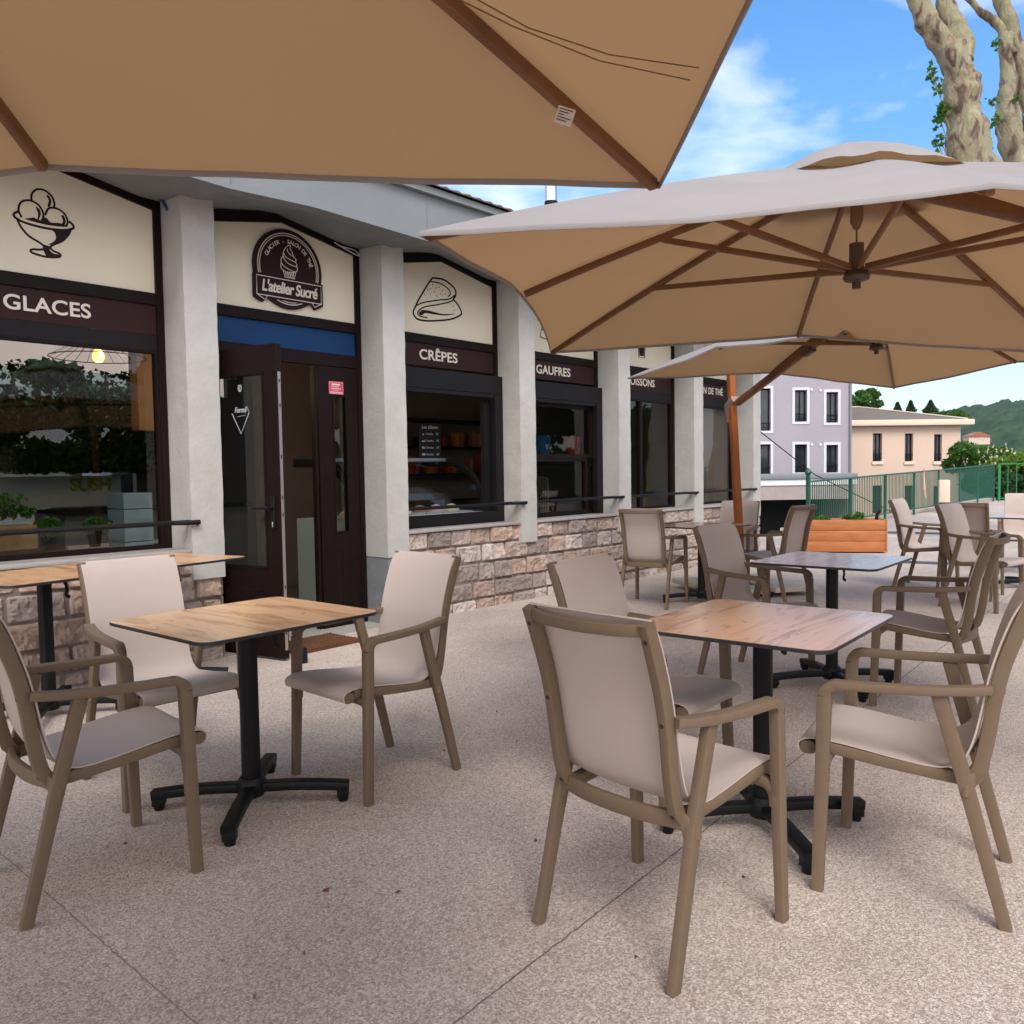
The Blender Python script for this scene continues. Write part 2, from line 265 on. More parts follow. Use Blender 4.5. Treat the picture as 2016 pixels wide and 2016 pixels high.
def copy_tree(o, parent=None):
    c = o.copy(); col.objects.link(c); c.parent = parent
    for ch in list(o.children): copy_tree(ch, c)
    return c
def box(bm, x0, x1, y0, y1, z0, z1, bev=0, mi=0, mtx=None):
    vs = [bm.verts.new((x, y, z)) for x in (x0, x1) for y in (y0, y1) for z in (z0, z1)]
    fs = [bm.faces.new([vs[i] for i in q]) for q in ((0, 1, 3, 2), (4, 6, 7, 5), (0, 4, 5, 1), (2, 3, 7, 6), (0, 2, 6, 4), (1, 5, 7, 3))]
    for f in fs: f.material_index = mi
    if mtx is not None: bmesh.ops.transform(bm, matrix=mtx, verts=vs)
    if bev:
        es = list({e for f in fs for e in f.edges})
        r = bmesh.ops.bevel(bm, geom=es, offset=bev, segments=2, affect='EDGES', profile=.5)
        for f in r['faces']: f.material_index = mi
    return bm
def B(*a, **k): return box(bmesh.new(), *a, **k)
def rsec(w, h, r=.006, n=3):
    pts = []; r = min(r, w/2*.98, h/2*.98)
    for cx, cy, a0 in ((w/2-r, h/2-r, 0), (-w/2+r, h/2-r, 90), (-w/2+r, -h/2+r, 180), (w/2-r, -h/2+r, 270)):
        for i in range(n): a = R(a0+90*i/(n-1)); pts.append((cx+r*math.cos(a), cy+r*math.sin(a)))
    return pts
def sweep(bm, pts, lat, wh, r=.006, caps=True, mi=0, closed=False):
    pts = [Vector(p) for p in pts]; n = len(pts); lat0 = Vector(lat); rings = []
    for i, p in enumerate(pts):
        a = pts[(i-1) % n] if (closed or i > 0) else p; b = pts[(i+1) % n] if (closed or i < n-1) else p
        t = (b-a).normalized(); l = (lat0 - t*lat0.dot(t)); l = l.normalized() if l.length > 1e-4 else t.orthogonal().normalized(); nn = t.cross(l)
        w_, h_ = wh[i] if isinstance(wh, list) else wh
        rings.append([bm.verts.new(p + l*u + nn*v) for u, v in rsec(w_, h_, r)])
    k = len(rings[0])
    for i in range(n if closed else n-1):
        a, b = rings[i], rings[(i+1) % n]
        for j in range(k): f = bm.faces.new((a[j], a[(j+1) % k], b[(j+1) % k], b[j])); f.material_index = mi
    if caps and not closed:
        f = bm.faces.new(rings[0][::-1]); f.material_index = mi; f = bm.faces.new(rings[-1]); f.material_index = mi
    return bm
def tube(bm, pts, rad, seg=8, caps=True, mi=0):
    pts = [Vector(p) for p in pts]; n = len(pts); rings = []; pl = None
    for i, p in enumerate(pts):
        t = (pts[min(i+1, n-1)] - pts[max(i-1, 0)]).normalized()
        l = (pl - t*pl.dot(t)).normalized() if pl is not None else t.orthogonal().normalized(); pl = l; q = t.cross(l)
        r_ = rad[i] if isinstance(rad, (list, tuple)) else rad
        rings.append([bm.verts.new(p + (l*math.cos(2*math.pi*j/seg) + q*math.sin(2*math.pi*j/seg))*r_) for j in range(seg)])
    for i in range(n-1):
        for j in range(seg): f = bm.faces.new((rings[i][j], rings[i][(j+1) % seg], rings[i+1][(j+1) % seg], rings[i+1][j])); f.material_index = mi
    if caps: bm.faces.new(rings[0][::-1]).material_index = mi; bm.faces.new(rings[-1]).material_index = mi
    return bm
def lathe(bm, prof, seg=24, c=(0, 0, 0), mi=0):
    rings = [[bm.verts.new((c[0]+r*math.cos(2*math.pi*j/seg), c[1]+r*math.sin(2*math.pi*j/seg), c[2]+z)) for j in range(seg)] for r, z in prof]
    for a, b in zip(rings, rings[1:]):
        for j in range(seg): bm.faces.new((a[j], a[(j+1) % seg], b[(j+1) % seg], b[j])).material_index = mi
    bm.faces.new(rings[0][::-1]).material_index = mi; bm.faces.new(rings[-1]).material_index = mi
    return bm
def curve(pts, n=6):                                    # Catmull-Rom through points
    P = [Vector(p) for p in pts]; P = [2*P[0]-P[1]] + P + [2*P[-1]-P[-2]]; o = []
    for i in range(1, len(P)-2):
        for k in range(n):
            t = k/n; a, b, c, d = P[i-1:i+3]
            o.append(.5*((2*b)+(c-a)*t+(2*a-5*b+4*c-d)*t*t+(3*b-a-3*c+d)*t**3))
    return o + [P[-2]]
def prism(bm, pts, y0, y1, mi=0):                        # polygon in (x,z) extruded from y0 to y1
    a = [bm.verts.new((x, y0, z)) for x, z in pts]; b = [bm.verts.new((x, y1, z)) for x, z in pts]; n = len(pts)
    bm.faces.new(a).material_index = mi; bm.faces.new(b[::-1]).material_index = mi
    for i in range(n): bm.faces.new((a[i], a[(i+1) % n], b[(i+1) % n], b[i])).material_index = mi
    return bm
def stroke(bm, pts, wd, y, th=.003, closed=False):       # flat painted line in the (x,z) plane
    return sweep(bm, [(x, y, z) for x, z in pts], (0, 1, 0), [(th, q) for q in wd] if isinstance(wd, list) else (th, wd), r=.0002, closed=closed)
def text(s, size, loc, m, parent, name='lettering', bold=.0, align='CENTER', rot=(R(90), 0, 0), shear=0, sx_=1, spacing=1, th=.003):
    c = bpy.data.curves.new('t', 'FONT'); c.body = s; c.size = size; c.align_x = align; c.align_y = 'CENTER'; c.extrude = th; c.offset = bold; c.shear = shear; c.space_character = spacing
    o = bpy.data.objects.new('t', c); col.objects.link(o); bpy.context.view_layer.update()
    me = bpy.data.meshes.new_from_object(o.evaluated_get(bpy.context.evaluated_depsgraph_get())); bpy.data.objects.remove(o); bpy.data.curves.remove(c)
    me.transform(Matrix.LocRotScale(Vector(loc), Matrix.Rotation(rot[2], 3, 'Z') @ Matrix.Rotation(rot[1], 3, 'Y') @ Matrix.Rotation(rot[0], 3, 'X'), None) @ Matrix.Diagonal((sx_, 1, 1, 1)))
    me.materials.clear(); me.materials.append(m); r = bpy.data.objects.new(name, me); col.objects.link(r); r.parent = parent
    return r
def leaves(bm, pts, size, jit=.4, mi=0, hang=0):         # leaf shaped faces folded along the midrib
    for p in pts:
        s = size*(1+random.uniform(-jit, jit)); a = Vector((random.gauss(0, 1), random.gauss(0, 1), random.gauss(0, 1)-hang)).normalized()
        b = a.orthogonal(); b.rotate(Matrix.Rotation(random.uniform(0, 6.28), 3, a)); c = a.cross(b)*.25*s; p = Vector(p)
        v = [bm.verts.new(q) for q in (p-a*s*.5, p+b*s*.3+c, p+a*s*.55, p-b*s*.3+c)]
        bm.faces.new((v[0], v[1], v[2])).material_index = mi; bm.faces.new((v[0], v[2], v[3])).material_index = mi
def crown_points(c, rad, n, clumps=14, shell=.55):
    pts = []; cl = []
    for _ in range(clumps):
        v = Vector((random.gauss(0, 1), random.gauss(0, 1), random.gauss(0, 1))).normalized()*random.uniform(.35, .95)
        cl.append((v, random.uniform(.25, .48)))
    while len(pts) < n:
        v, r_ = random.choice(cl); d = Vector((random.gauss(0, 1), random.gauss(0, 1), random.gauss(0, 1))).normalized()*r_*random.uniform(shell, 1)
        q = v+d; pts.append((c[0]+q.x*rad[0], c[1]+q.y*rad[1], c[2]+q.z*rad[2]))
    return pts
# ------------------------------------------------------------------ ground
bm = bmesh.new(); Lp = [(-60, -60), (33.2, -60), (33.2, 6.9), (11.62, 6.9), (11.62, 40), (-60, 40)]
bm.faces.new([bm.verts.new((x, y, 0)) for x, y in Lp]); o = obj('terrace_paving', bm, M['ground'], recalc=False); tag(o, kind='structure')
bm = bmesh.new()
for (a, b) in zip(Lp[1:4], Lp[2:5]):
    bm.faces.new([bm.verts.new(p) for p in ((a[0], a[1], -.004), (b[0], b[1], -.004), (b[0], b[1], -3.3), (a[0], a[1], -3.3))])
tag(obj('terrace_retaining_face', bm, M['lowwall']), kind='structure')
bm = bmesh.new(); bm.faces.new([bm.verts.new((620+1250*math.cos(a), 560+1250*math.sin(a), -3.3)) for a in [2*math.pi*i/48 for i in range(48)]])
tag(obj('lower_ground', bm, M['road'], recalc=False), kind='structure')
for i, (p, q, h) in enumerate((((11.3, 5.3), (13.2, -4.2), .17), ((16.35, 6.8), (18.6, -4.0), .26))):
    p, q = Vector((*p, 0)), Vector((*q, 0)); n = (q-p).normalized().cross(Vector((0, 0, 1)))*h; bm = bmesh.new()
    ps = [p+(q-p)*k/14 for k in range(15)]; A = [bm.verts.new(x+n*(1+random.uniform(-.12, .12))+Vector((0, 0, .004))) for x in ps]; C_ = [bm.verts.new(x-n*(1+random.uniform(-.12, .12))+Vector((0, 0, .004))) for x in ps]
    for k in range(14): bm.faces.new((A[k], A[k+1], C_[k+1], C_[k]))
    tag(obj('drainage_band', bm, M['asph'], recalc=False), kind='structure')
# hill: height field over the far valley side
bm = bmesh.new(); V = {}
for i in range(300):
    for j in range(100):
        az = YAW + R(-6 + 60*i/299); d = 620 + 700*j/99
        e = [(-6, 2), (10, 8), (20, 18), (24, 34), (26.3, 50), (27.4, 56), (28.7, 57), (31, 64), (36, 70), (45, 64), (54, 58)]
        a = math.degrees(az-YAW); h = e[-1][1]
        for (a0, h0), (a1, h1) in zip(e, e[1:]):
            if a0 <= a <= a1: h = h0+(h1-h0)*(a-a0)/(a1-a0); break
        t = j/99; z = -6 + (h+9)*(1-(1-min(1, t*1.15))**2.1)
        x, y = d*math.sin(az), d*math.cos(az)
        z += 7*noise.noise((x/90, y/90, 0)) + 9*abs(noise.noise((x/15, y/15, 3))) + 6*abs(noise.noise((x/6.5, y/6.5, 5)))
        V[i, j] = bm.verts.new((x, y, z))
for i in range(299):
    for j in range(99): bm.faces.new((V[i, j], V[i+1, j], V[i+1, j+1], V[i, j+1]))
tag(obj('wooded_hill', bm, M['hill'], smooth=180), kind='structure')
# ------------------------------------------------------------------ the shop
SH = thing('shop_building', 'low white pillared cafe building with dark brown shopfronts and a stone base', 'building', (0, 0, 0))
PX = [-.675, 1.04, 2.755, 4.469, 6.183, 7.897, 9.611, 11.325]; PW = .237
YF, YP, YS = 5.38, 5.70, 5.41            # pillar face, joinery plane, stone face
def plaster_box(x0, x1, y0, y1, z0, z1, seed):
    bm = bmesh.new(); box(bm, x0, x1, y0, y1, z0, z1)
    bmesh.ops.subdivide_edges(bm, edges=[e for e in bm.edges if abs(e.verts[0].co.z-e.verts[1].co.z) > .5], cuts=40)
    bmesh.ops.subdivide_edges(bm, edges=[e for e in bm.edges if abs(e.verts[0].co.z-e.verts[1].co.z) < .01], cuts=3)
    for v in bm.verts:
        k = noise.noise_vector(v.co*7+Vector((seed, 0, 0)))*.0045 + noise.noise_vector(v.co*28)*.002; v.co += Vector((k.x, k.y, 0))
    return bm
for i, x in enumerate(PX):
    z0 = .58
    o = obj('pillar', plaster_box(x, x+PW, YF, YP+.05, z0, 3.22, i*3.1), M['plaster'], SH, smooth=60)
# grey painted door jamb block below pillar beside the door
obj('door_jamb_base', plaster_box(4.475, 4.70, YF+.012, YP+.05, 0, .577, 9), M['pgrey'], SH, smooth=60)
# soffit + fascia, gently folded: valleys over the pillars, ridges over the bays
xs = []
for x in PX: xs.append((x+PW/2, 0)); xs.append((x+PW/2+.857, 1))
xs = xs[:-1]; xs = [(-2.4, 1)] + xs + [(11.72, 0)]
bm = bmesh.new(); r0 = [bm.verts.new((x-(.0 if not k else .22), 4.95, 3.142+.026*k)) for x, k in xs]; r1 = [bm.verts.new((x, 5.9, 3.20+.155*k)) for x, k in xs]
for a in range(len(xs)-1): bm.faces.new((r0[a], r0[a+1], r1[a+1], r1[a]))
obj('soffit', bm, M['fascia'], SH)
bm = bmesh.new(); f0 = [bm.verts.new((v[0], 4.946, v[1])) for v in [(x-(0 if not k else .22), 3.139+.026*k) for x, k in xs]]; f1 = [bm.verts.new((v.co.x, 4.946, 3.50)) for v in f0]
g0 = [bm.verts.new((v.co.x, 5.06, v.co.z)) for v in f0]; g1 = [bm.verts.new((v.co.x, 5.06, 3.50)) for v in f0]
for a in range(len(f0)-1):
    for p, q in ((f0, f1), (g0, f0), (f1, g1)): bm.faces.new((p[a], p[a+1], q[a+1], q[a]))
bm.faces.new((f0[-1], f1[-1], g1[-1], g0[-1]))
obj('fascia', bm, M['fascia'], SH)
obj('fascia_seam', (lambda b: [box(b, x-.004, x+.004, 4.9435, 4.9455, 3.17, 3.498) for x, k in xs if not k] and b)(bmesh.new()), M['pgrey'], SH)
obj('roof_edge_board', B(-2.4, 11.74, 4.90, 5.02, 3.503, 3.555), M['fascia'], SH)
bm = bmesh.new(); n = 110
for i in range(n):
    x0 = -2.45+14.25*i/n; x1 = x0+14.25/n*.94
    prism(bm, [(x0, 0), (x1, 0), (x1, .03), (x0, .03)], 0, 1)
    for v in bm.verts[-8:] if False else []: pass
bm.free(); bm = bmesh.new()
for i in range(n):                                       # roof tiles as ribs running up the slope
    x0 = -2.45+14.25*i/n; xm = x0+14.25/n/2; x1 = x0+14.25/n
    lo = [bm.verts.new((x, 4.87, z)) for x, z in ((x0, 3.565), (xm, 3.585), (x1, 3.565))]; hi = [bm.verts.new((x, 8.6, z+1.30)) for x, z in ((x0, 3.565), (xm, 3.585), (x1, 3.565))]
    bk = [bm.verts.new((x, 12.4, z)) for x, z in ((x0, 3.565), (xm, 3.585), (x1, 3.565))]
    for a, b in ((lo, hi), (hi, bk)):
        bm.faces.new((a[0], a[1], b[1], b[0])); bm.faces.new((a[1], a[2], b[2], b[1]))
    bm.faces.new(lo)
rf = obj('roof', bm, M['tile'], SH)
obj('gable_wall', prism(bmesh.new(), [(5.06, 3.2), (5.06, 3.54), (8.6, 4.83), (11.9, 3.65), (11.9, 3.2)], 0, .12), M['plaster'], SH).matrix_world = Matrix.Translation((11.72, 0, 0)) @ Matrix.Rotation(R(90), 4, 'Z')
obj('end_wall', B(11.575, 11.70, 5.78, 11.6, 0, 3.2), M['plaster'], SH); obj('end_wall', B(-2.3, -2.2, 5.78, 11.6, 0, 3.2), M['plaster'], SH)
bm = bmesh.new(); lathe(bm, [(.085, 0), (.085, 1.15)], 20, (9.36, 7.5, 4.35)); lathe(bm, [(.095, 0), (.095, .05)], 20, (9.36, 7.5, 5.06), 1); lathe(bm, [(.09, 0), (.12, .02), (.12, .05), (.02, .1)], 20, (9.36, 7.5, 5.5))
obj('flue_pipe', bm, [M['chrome'], M['darkgrey']], rf, smooth=True)
obj('roof_vent', lathe(lathe(bmesh.new(), [(.035, 0), (.035, .12)], 12, (4.42, 5.3, 3.62)), [(.03, 0), (.09, .01), (.08, .03), (.02, .06)], 12, (4.42, 5.3, 3.74)), M['tile'], rf, smooth=True)
# stone base: rock faced blocks in courses
def stone_wall(x0, x1, y, z1):
    bm = bmesh.new(); lay = bm.loops.layers.float_color.new('stone'); courses = [(z1-.15, z1), (z1-.325, z1-.162), (z1-.50, z1-.337), (z1-.665, z1-.512), (-.02, z1-.677)]
    pal = [(.39, .29, .24), (.45, .355, .305), (.33, .27, .245), (.42, .335, .30), (.34, .26, .215), (.48, .405, .365), (.26, .21, .19), (.41, .295, .235)]
    for ci, (a, b) in enumerate(courses):
        x = x0
        while x < x1-.02:
            wd = min(random.uniform(.20, .36), x1-x)
            if x1-(x+wd) < .10: wd = x1-x
            u0, u1 = x+.008, x+wd-.008; v0, v1 = a, b; nx, nz = max(10, int(wd/.014)), 12; c = Vector(random.choice(pal))*random.uniform(.86, 1.12); g = {}
            u1 -= random.uniform(0, .006); v0 += random.uniform(0, .008); off = random.uniform(-.012, .012)
            for i in range(nx+1):
                for j in range(nz+1):
                    s, t = i/nx, j/nz; px_, pz = u0+(u1-u0)*s, v0+(v1-v0)*t; ed = min(s*(u1-u0), (1-s)*(u1-u0), t*(v1-v0), (1-t)*(v1-v0))
                    bulge = min(1, ed/.013)**.45; q = Vector((px_*9, ci*7.3+x*3, pz*9))
                    d = bulge*(.024+off+.016*noise.noise(q)+.012*noise.noise(q*2.7)+.009*noise.noise(q*6)+.004*noise.noise(q*14)) + .001
                    wob = .004*noise.noise((px_*20, pz*20, 1)); g[i, j] = bm.verts.new((px_+wob*(ed < .004), y+.019-max(d, -.004), pz+wob*(ed < .004)))
            for i in range(nx):
                for j in range(nz):
                    f = bm.faces.new((g[i, j], g[i+1, j], g[i+1, j+1], g[i, j+1]))
                    for lp in f.loops: lp[lay] = (*c, 1)
            x += wd
    return bm
for x0, x1 in ((-2.2, 2.99), (4.70, 11.60)):
    st = obj('stone_base', stone_wall(x0, x1, YS, .762), M['stone'], SH, smooth=22)
    obj('mortar_core', B(x0+.003, x1-.003, YS+.016, YP+.045, -.02, .760), M['mortar'], SH)
bm = bmesh.new(); lay = bm.loops.layers.float_color.new('stone')
for k in range(4):                                        # quoin return at the door
    box(bm, 2.978, 3.0, YS+.02, YP+.04, .01+.145*k, .148+.145*k, .008)
for f in bm.faces:
    for lp in f.loops: lp[lay] = (.26, .2, .17, 1)
obj('stone_return', bm, M['stone'], SH)
for i in range(len(PX)-1):
    if i == 2: continue
    bm = B(PX[i]+PW+.004, PX[i+1]-.004, YS-.025, YP-.02, .763, .788, .006); obj('sill', bm, M['cement'], SH, smooth=True)
# joinery of each bay
MID = [(PX[i]+PW+PX[i+1])/2 for i in range(7)]; HW = (PX[1]-PX[0]-PW)/2
def bay_frame(i):
    m_ = MID[i]; a, b = m_-HW+.003, m_+HW-.003; y0, y1 = YP-.035, YP+.03
    bm = bmesh.new(); zb = .79 if i != 2 else .0; k = .155
    prism(bm, [(a, zb), (a+.05, zb), (a+.05, 3.165), (a, 3.19)], y0, y1)
    prism(bm, [(b-.05, zb), (b, zb), (b, 3.19), (b-.05, 3.165)], y0, y1)
    prism(bm, [(a, 3.193), (a+.052, 3.125), (m_, 3.255), (b-.052, 3.125), (b, 3.193), (m_, 3.335)], y0-.003, y1)
    box(bm, a+.051, b-.051, y0, y1, 2.475, 2.555)
    return obj('bay_frame', bm, M['dark'], SH)
FR = {i: bay_frame(i) for i in range(7)}
def stub(i, z0, z1, panes, name='window', bar=None, thick=.045, boxz=None):
    m_ = MID[i]; a, b = m_-HW+.054, m_+HW-.054
    W = obj(name, B(a, b, YP-.005, YP+.01, z0-.002, z0+.03), M['dark'], SH)
    for (p, q, u, v, g) in panes:
        bm = bmesh.new(); t = thick
        for x0, x1, c0, c1 in ((p, p+t, u, v), (q-t, q, u, v), (p+t, q-t, u, u+t), (p+t, q-t, v-t, v)): box(bm, x0, x1, YP-.03, YP+.022, c0, c1)
        obj('frame', bm, M['dark'] if name != 'serving_hatch' else M['darkgrey'], W)
        obj('pane', B(p+t, q-t, YP, YP+.008, u+t, v-t), g, W)
    return W
ZT = 2.27
g_ = M['glass']
for i in (0, 1):
    a, b = MID[i]-HW+.054, MID[i]+HW-.054; obj('header_panel', B(a, b, YP-.02, YP+.02, 2.165, 2.268), M['darkgrey'], SH)
    stub(i, .79, 2.16, [(a, b, .79, 2.163, g_)], thick=.022)
for i in (3, 4):                                          # serving hatches behind roller shutter boxes
    a, b = MID[i]-HW, MID[i]+HW; bm = bmesh.new(); y0, y1 = YP-.095, YP-.036
    box(bm, a+.012, b-.006, y0, y1, 2.06, 2.235); box(bm, a+.012, a+.09, y0, y1, .792, 2.058); box(bm, b-.115, b-.006, y0, y1, .792, 2.058)
    box(bm, a+.092, b-.117, y0+.006, y1, 2.02, 2.058)
    if i == 3: box(bm, a+.092, b-.117, y0, y1, .792, .90)
    obj('shutter_housing', bm, M['darkgrey'], SH)
a, b = MID[3]-HW+.054, MID[3]+HW-.054; obj('inner_reveal', B(b-.16, b-.065, YP-.03, YP+.02, .9, 1.98), M['black'], SH)
a, b = MID[4]-HW+.09, MID[4]+HW-.115
stub(4, .79, 2.02, [(a, b, 1.43, 2.02, g_), (a, b-.10, .80, 1.43, g_)], thick=.04)
a, b = MID[5]-HW+.054, MID[5]+HW-.054; obj('header_panel', B(a, b, YP-.02, YP+.02, 2.165, 2.268), M['darkgrey'], SH)
stub(5, .79, 2.16, [(a, a+.62, .79, 2.163, g_), (a+.62, b, .79, 2.163, g_)], thick=.03)
a, b = MID[6]-HW+.054, MID[6]+HW-.054; obj('header_panel', B(a, b, YP-.02, YP+.02, 2.165, 2.268), M['darkgrey'], SH)
stub(6, .79, 2.16, [(a, b, .79, 2.163, g_)], thick=.03); tag(obj('roller_blind', B(a+.03, b-.03, YP+.05, YP+.056, .8, 2.15), mat('brown_blind', (.155, .095, .075), .8), SH))
for i in (0, 1, 3, 4, 5, 6):                              # guard rails between the pillars
    a, b = PX[i]+PW-.01, PX[i+1]
    bm = bmesh.new(); tube(bm, curve([(a, YF+.035, .977), (b-.0, YF+.035, .977)], 2), .0165, 12); 
    bm2 = tube(bm, [(b+.045, YF-.028, .977), (b-.06, YF-.02, .977), (b-.10, YF+.03, .977)], .0165, 12)
    tube(bm, [(b+.040, YF-.028, .977), (b+.040, YF+.006, .958)], .010, 8)
    obj('guard_rail', bm, M['black'], SH, smooth=True)
# wires left on the frame
bm = bmesh.new(); tube(bm, curve([(4.2, YP-.05, 3.19), (4.33, YP-.09, 3.13), (4.44, YP-.07, 3.12), (4.40, YP-.06, 3.16), (4.27, YP-.05, 3.17)], 5), .004, 6); obj('cable_loop', bm, M['white'], SH, smooth=True)
bm = bmesh.new(); tube(bm, curve([(2.62, YP-.06, 3.24), (2.70, YP-.08, 3.22), (2.74, YP-.10, 3.17), (2.752, YP-.14, 3.11)], 5), .012, 8); obj('blue_hose_end', bm, M['cobalt'], SH, smooth=True)
def C2_(pts): return [(v.x, v.z) for v in curve([(x, 0, z) for x, z in pts], 4)]
# door bay
DB = MID[2]; a, b = DB-HW+.05, DB+HW-.05
obj('blue_transom', B(a, b, YP-.01, YP+.01, 2.285, 2.473), M['blue'], SH)
bm = bmesh.new(); box(bm, a, b, YP-.03, YP+.03, 2.18, 2.283); box(bm, 3.985, 4.01, YP-.02, YP+.03, .02, 2.178); obj('door_frame', bm, M['dark'], SH)
def leaf(name, wd, h, parent, panes, stile=.10):
    bm = bmesh.new(); d = .025
    z = 0
    p, q, u, v = panes
    box(bm, 0, p, -d, d, 0, h, .003); box(bm, q, wd, -d, d, 0, h, .003); box(bm, p, q, -d, d, 0, u, .003); box(bm, p, q, -d, d, v, h, .003)
    box(bm, p+.06, q-.03, -d-.006, -d+.002, .12, u-.14, .004); box(bm, p+.06, q-.03, d-.002, d+.006, .12, u-.14, .004)
    for k in (-1, 1):
        for x0, x1, c0, c1 in ((p, p+.014, u, v), (q-.014, q, u, v), (p+.014, q-.014, u, u+.014), (p+.014, q-.014, v-.014, v)): box(bm, x0, x1, k*(d-.006), k*(d+.004), c0, c1)
    o = obj(name, bm, M['dark'], parent)
    obj('pane', B(p, q, -.004, .004, u, v), M['glass'], o)
    return o
SL = leaf('side_light', .395, 2.16, SH, (.135, .285, .78, 1.93)); SL.location = (4.02, YP-.005, .015)
DL = leaf('door_leaf', .735, 2.17, SH, (.115, .61, .62, 1.985)); DL.location = (3.04, YP-.02, .015)
ang = math.atan2(4.965-(YP-.02), 3.20-3.04); DL.rotation_euler = (0, 0, ang)
bm = bmesh.new(); box(bm, .7355, .738, -.014, .012, .06, 1.98)
for z in (.18, .5, 1.0, 1.12, 1.4, 1.75, 1.92): box(bm, .7375, .7395, -.006, .004, z-.012, z+.012, mi=1)
obj('lock_strip', bm, [M['alu'], M['screw']], DL)
bm = bmesh.new()
for k in (-1, 1):
    box(bm, .655, .695, k*.025, k*.037, .90, 1.13, .004); tube(bm, [(.675, k*.03, 1.05), (.675, k*.075, 1.05)], .011, 10); tube(bm, [(.675, k*.075, 1.05), (.54, k*.082, 1.05)], .0105, 10)
obj('door_handle', bm, M['black'], DL, smooth=True)
bm = bmesh.new(); box(bm, .668, .682, .036, .044, .915, .955, .005); box(bm, .668, .682, -.044, -.036, .915, .955, .005); obj('key_cylinder', bm, M['chrome'], DL, smooth=True)
bm = bmesh.new()                                          # white diamond on the door glass: FERME
cx, cz, y_ = .365, 1.735, -.006
stroke(bm, [(cx-.085, cz-.02), (cx, cz-.165), (cx+.085, cz-.02)], .006, y_, .002); stroke(bm, [(cx-.03, cz-.045), (cx+.045, cz-.037)], .0025, y_, .002)
stroke(bm, [(cx+.085, cz-.02), (cx+.062, cz+.025)], .003, y_, .002)
bm2_ = bmesh.new()
for k in (-.016, 0, .016): stroke(bm2_, C2_([(cx+k*.3, cz+.13), (cx+k, cz+.152), (cx+k*.6, cz+.178)]), .006, y_, .002)
obj('diamond_sticker', bm, M['glassmark'], DL); obj('flame_sticker', bm2_, M['glassmark'], DL)
text('Fermé', .055, (cx, y_, cz), M['glassmark'], DL, 'door_lettering', .0004, shear=.25, sx_=.8)
bm = bmesh.new(); box(bm, 0, .145, -.003, 0, 0, .105, .0); 
st = obj('pink_sticker', bm, M['pinksign'], SL); st.location = (.10, -.0285, 1.935)
bm = bmesh.new(); stroke(bm, [(.006, .006), (.139, .006), (.139, .099), (.006, .099)], .004, -.004, .001, True); stroke(bm, [(.012, .016), (.13, .016)], .007, -.004, .001); 
stroke(bm, [(.025, .080), (.112, .080)], .014, -.004, .001); stroke(bm, [(.025, .062), (.10, .062)], .006, -.004, .001); stroke(bm, [(.02, .045), (.12, .045)], .007, -.004, .001); stroke(bm, [(.03, .030), (.10, .030)], .003, -.004, .001)
o = obj('sticker_lines', bm, M['letter'], SL); o.location = (.10, -.029, 1.935)
obj('threshold', B(2.99, 4.47, YS+.02, YP+.2, .0, .014), M['cement'], SH)
# interior shell
obj('interior_floor', B(-2.2, 11.57, YP+.05, 10.4, .004, .012), M['innerfl'], SH); obj('interior_ceiling', B(-2.2, 11.57, YP+.13, 11.6, 3.10, 3.14), M['inner'], SH)
bm = bmesh.new()                                          # back wall with a wide window onto the street behind
box(bm, -2.2, 2.6, 10.4, 10.5, 0, 3.1); box(bm, 4.62, 4.9, 10.4, 10.5, 0, 3.1); box(bm, 5.9, 11.57, 10.4, 10.5, 0, 3.1); box(bm, 2.6, 4.62, 10.4, 10.5, 0, .75); box(bm, 4.9, 5.9, 10.4, 10.5, 0, 2.35)
obj('back_wall', bm, M['inner'], SH)
obj('partition', B(5.0, 11.57, 8.2, 8.28, .012, 3.09), M['innerb'], SH)
obj('wall_above_joinery', B(-2.2, 11.57, YP+.04, YP+.12, 2.50, 3.3), M['inner'], SH)
# ------------------------------------------------------------------ gable panels and signs
PAN = {}
for i in range(7):
    m_ = MID[i]; a, b = m_-HW+.05, m_+HW-.05
    PAN[i] = obj('gable_panel', prism(bmesh.new(), [(a+.001, 2.556), (b-.001, 2.556), (b-.001, 3.128), (m_, 3.258), (a+.001, 3.128)], YP-.012, YP+.01), M['cream'], SH)
yi = YP-.0135
def blob(bm, pts, y=yi, th=.002): return prism(bm, pts, y-th/2, y+th/2)
def C2(pts, n=6): return [(v.x, v.z) for v in curve([(x, 0, z) for x, z in pts], n)]
def ell(cx, cz, rx, rz, a0=0, a1=360, n=28): return [(cx+rx*math.cos(R(a0+(a1-a0)*k/n)), cz+rz*math.sin(R(a0+(a1-a0)*k/n))) for k in range(n+1)]
# sundae glass
bm = bmesh.new(); ux, uz = 2.0, 0
rim = ell(2.012, 2.905, .172, .034, 0, 360, 36)[:-1]
stroke(bm, C2([(1.868, 2.935), (1.842, 2.915), (1.845, 2.893), (1.90, 2.872), (2.012, 2.863), (2.12, 2.872), (2.178, 2.893), (2.182, 2.915), (2.158, 2.935)]), .014, yi)
stroke(bm, C2([(1.855, 2.893), (1.873, 2.847), (1.913, 2.799), (1.975, 2.767), (2.0, 2.75), (2.0, 2.73), (1.975, 2.722), (1.935, 2.716), (1.925, 2.703), (1.945, 2.692), (2.01, 2.684), (2.075, 2.692), (2.098, 2.705), (2.09, 2.720), (2.055, 2.73), (2.04, 2.75), (2.065, 2.772), (2.11, 2.80), (2.150, 2.847), (2.170, 2.893)], 4), .013, yi)
blob(bm, C2([(2.168, 2.888), (2.12, 2.872), (2.05, 2.864), (2.07, 2.845), (2.075, 2.81), (2.055, 2.782), (2.03, 2.766), (2.07, 2.772), (2.11, 2.80), (2.150, 2.847)], 4), yi+.0003)
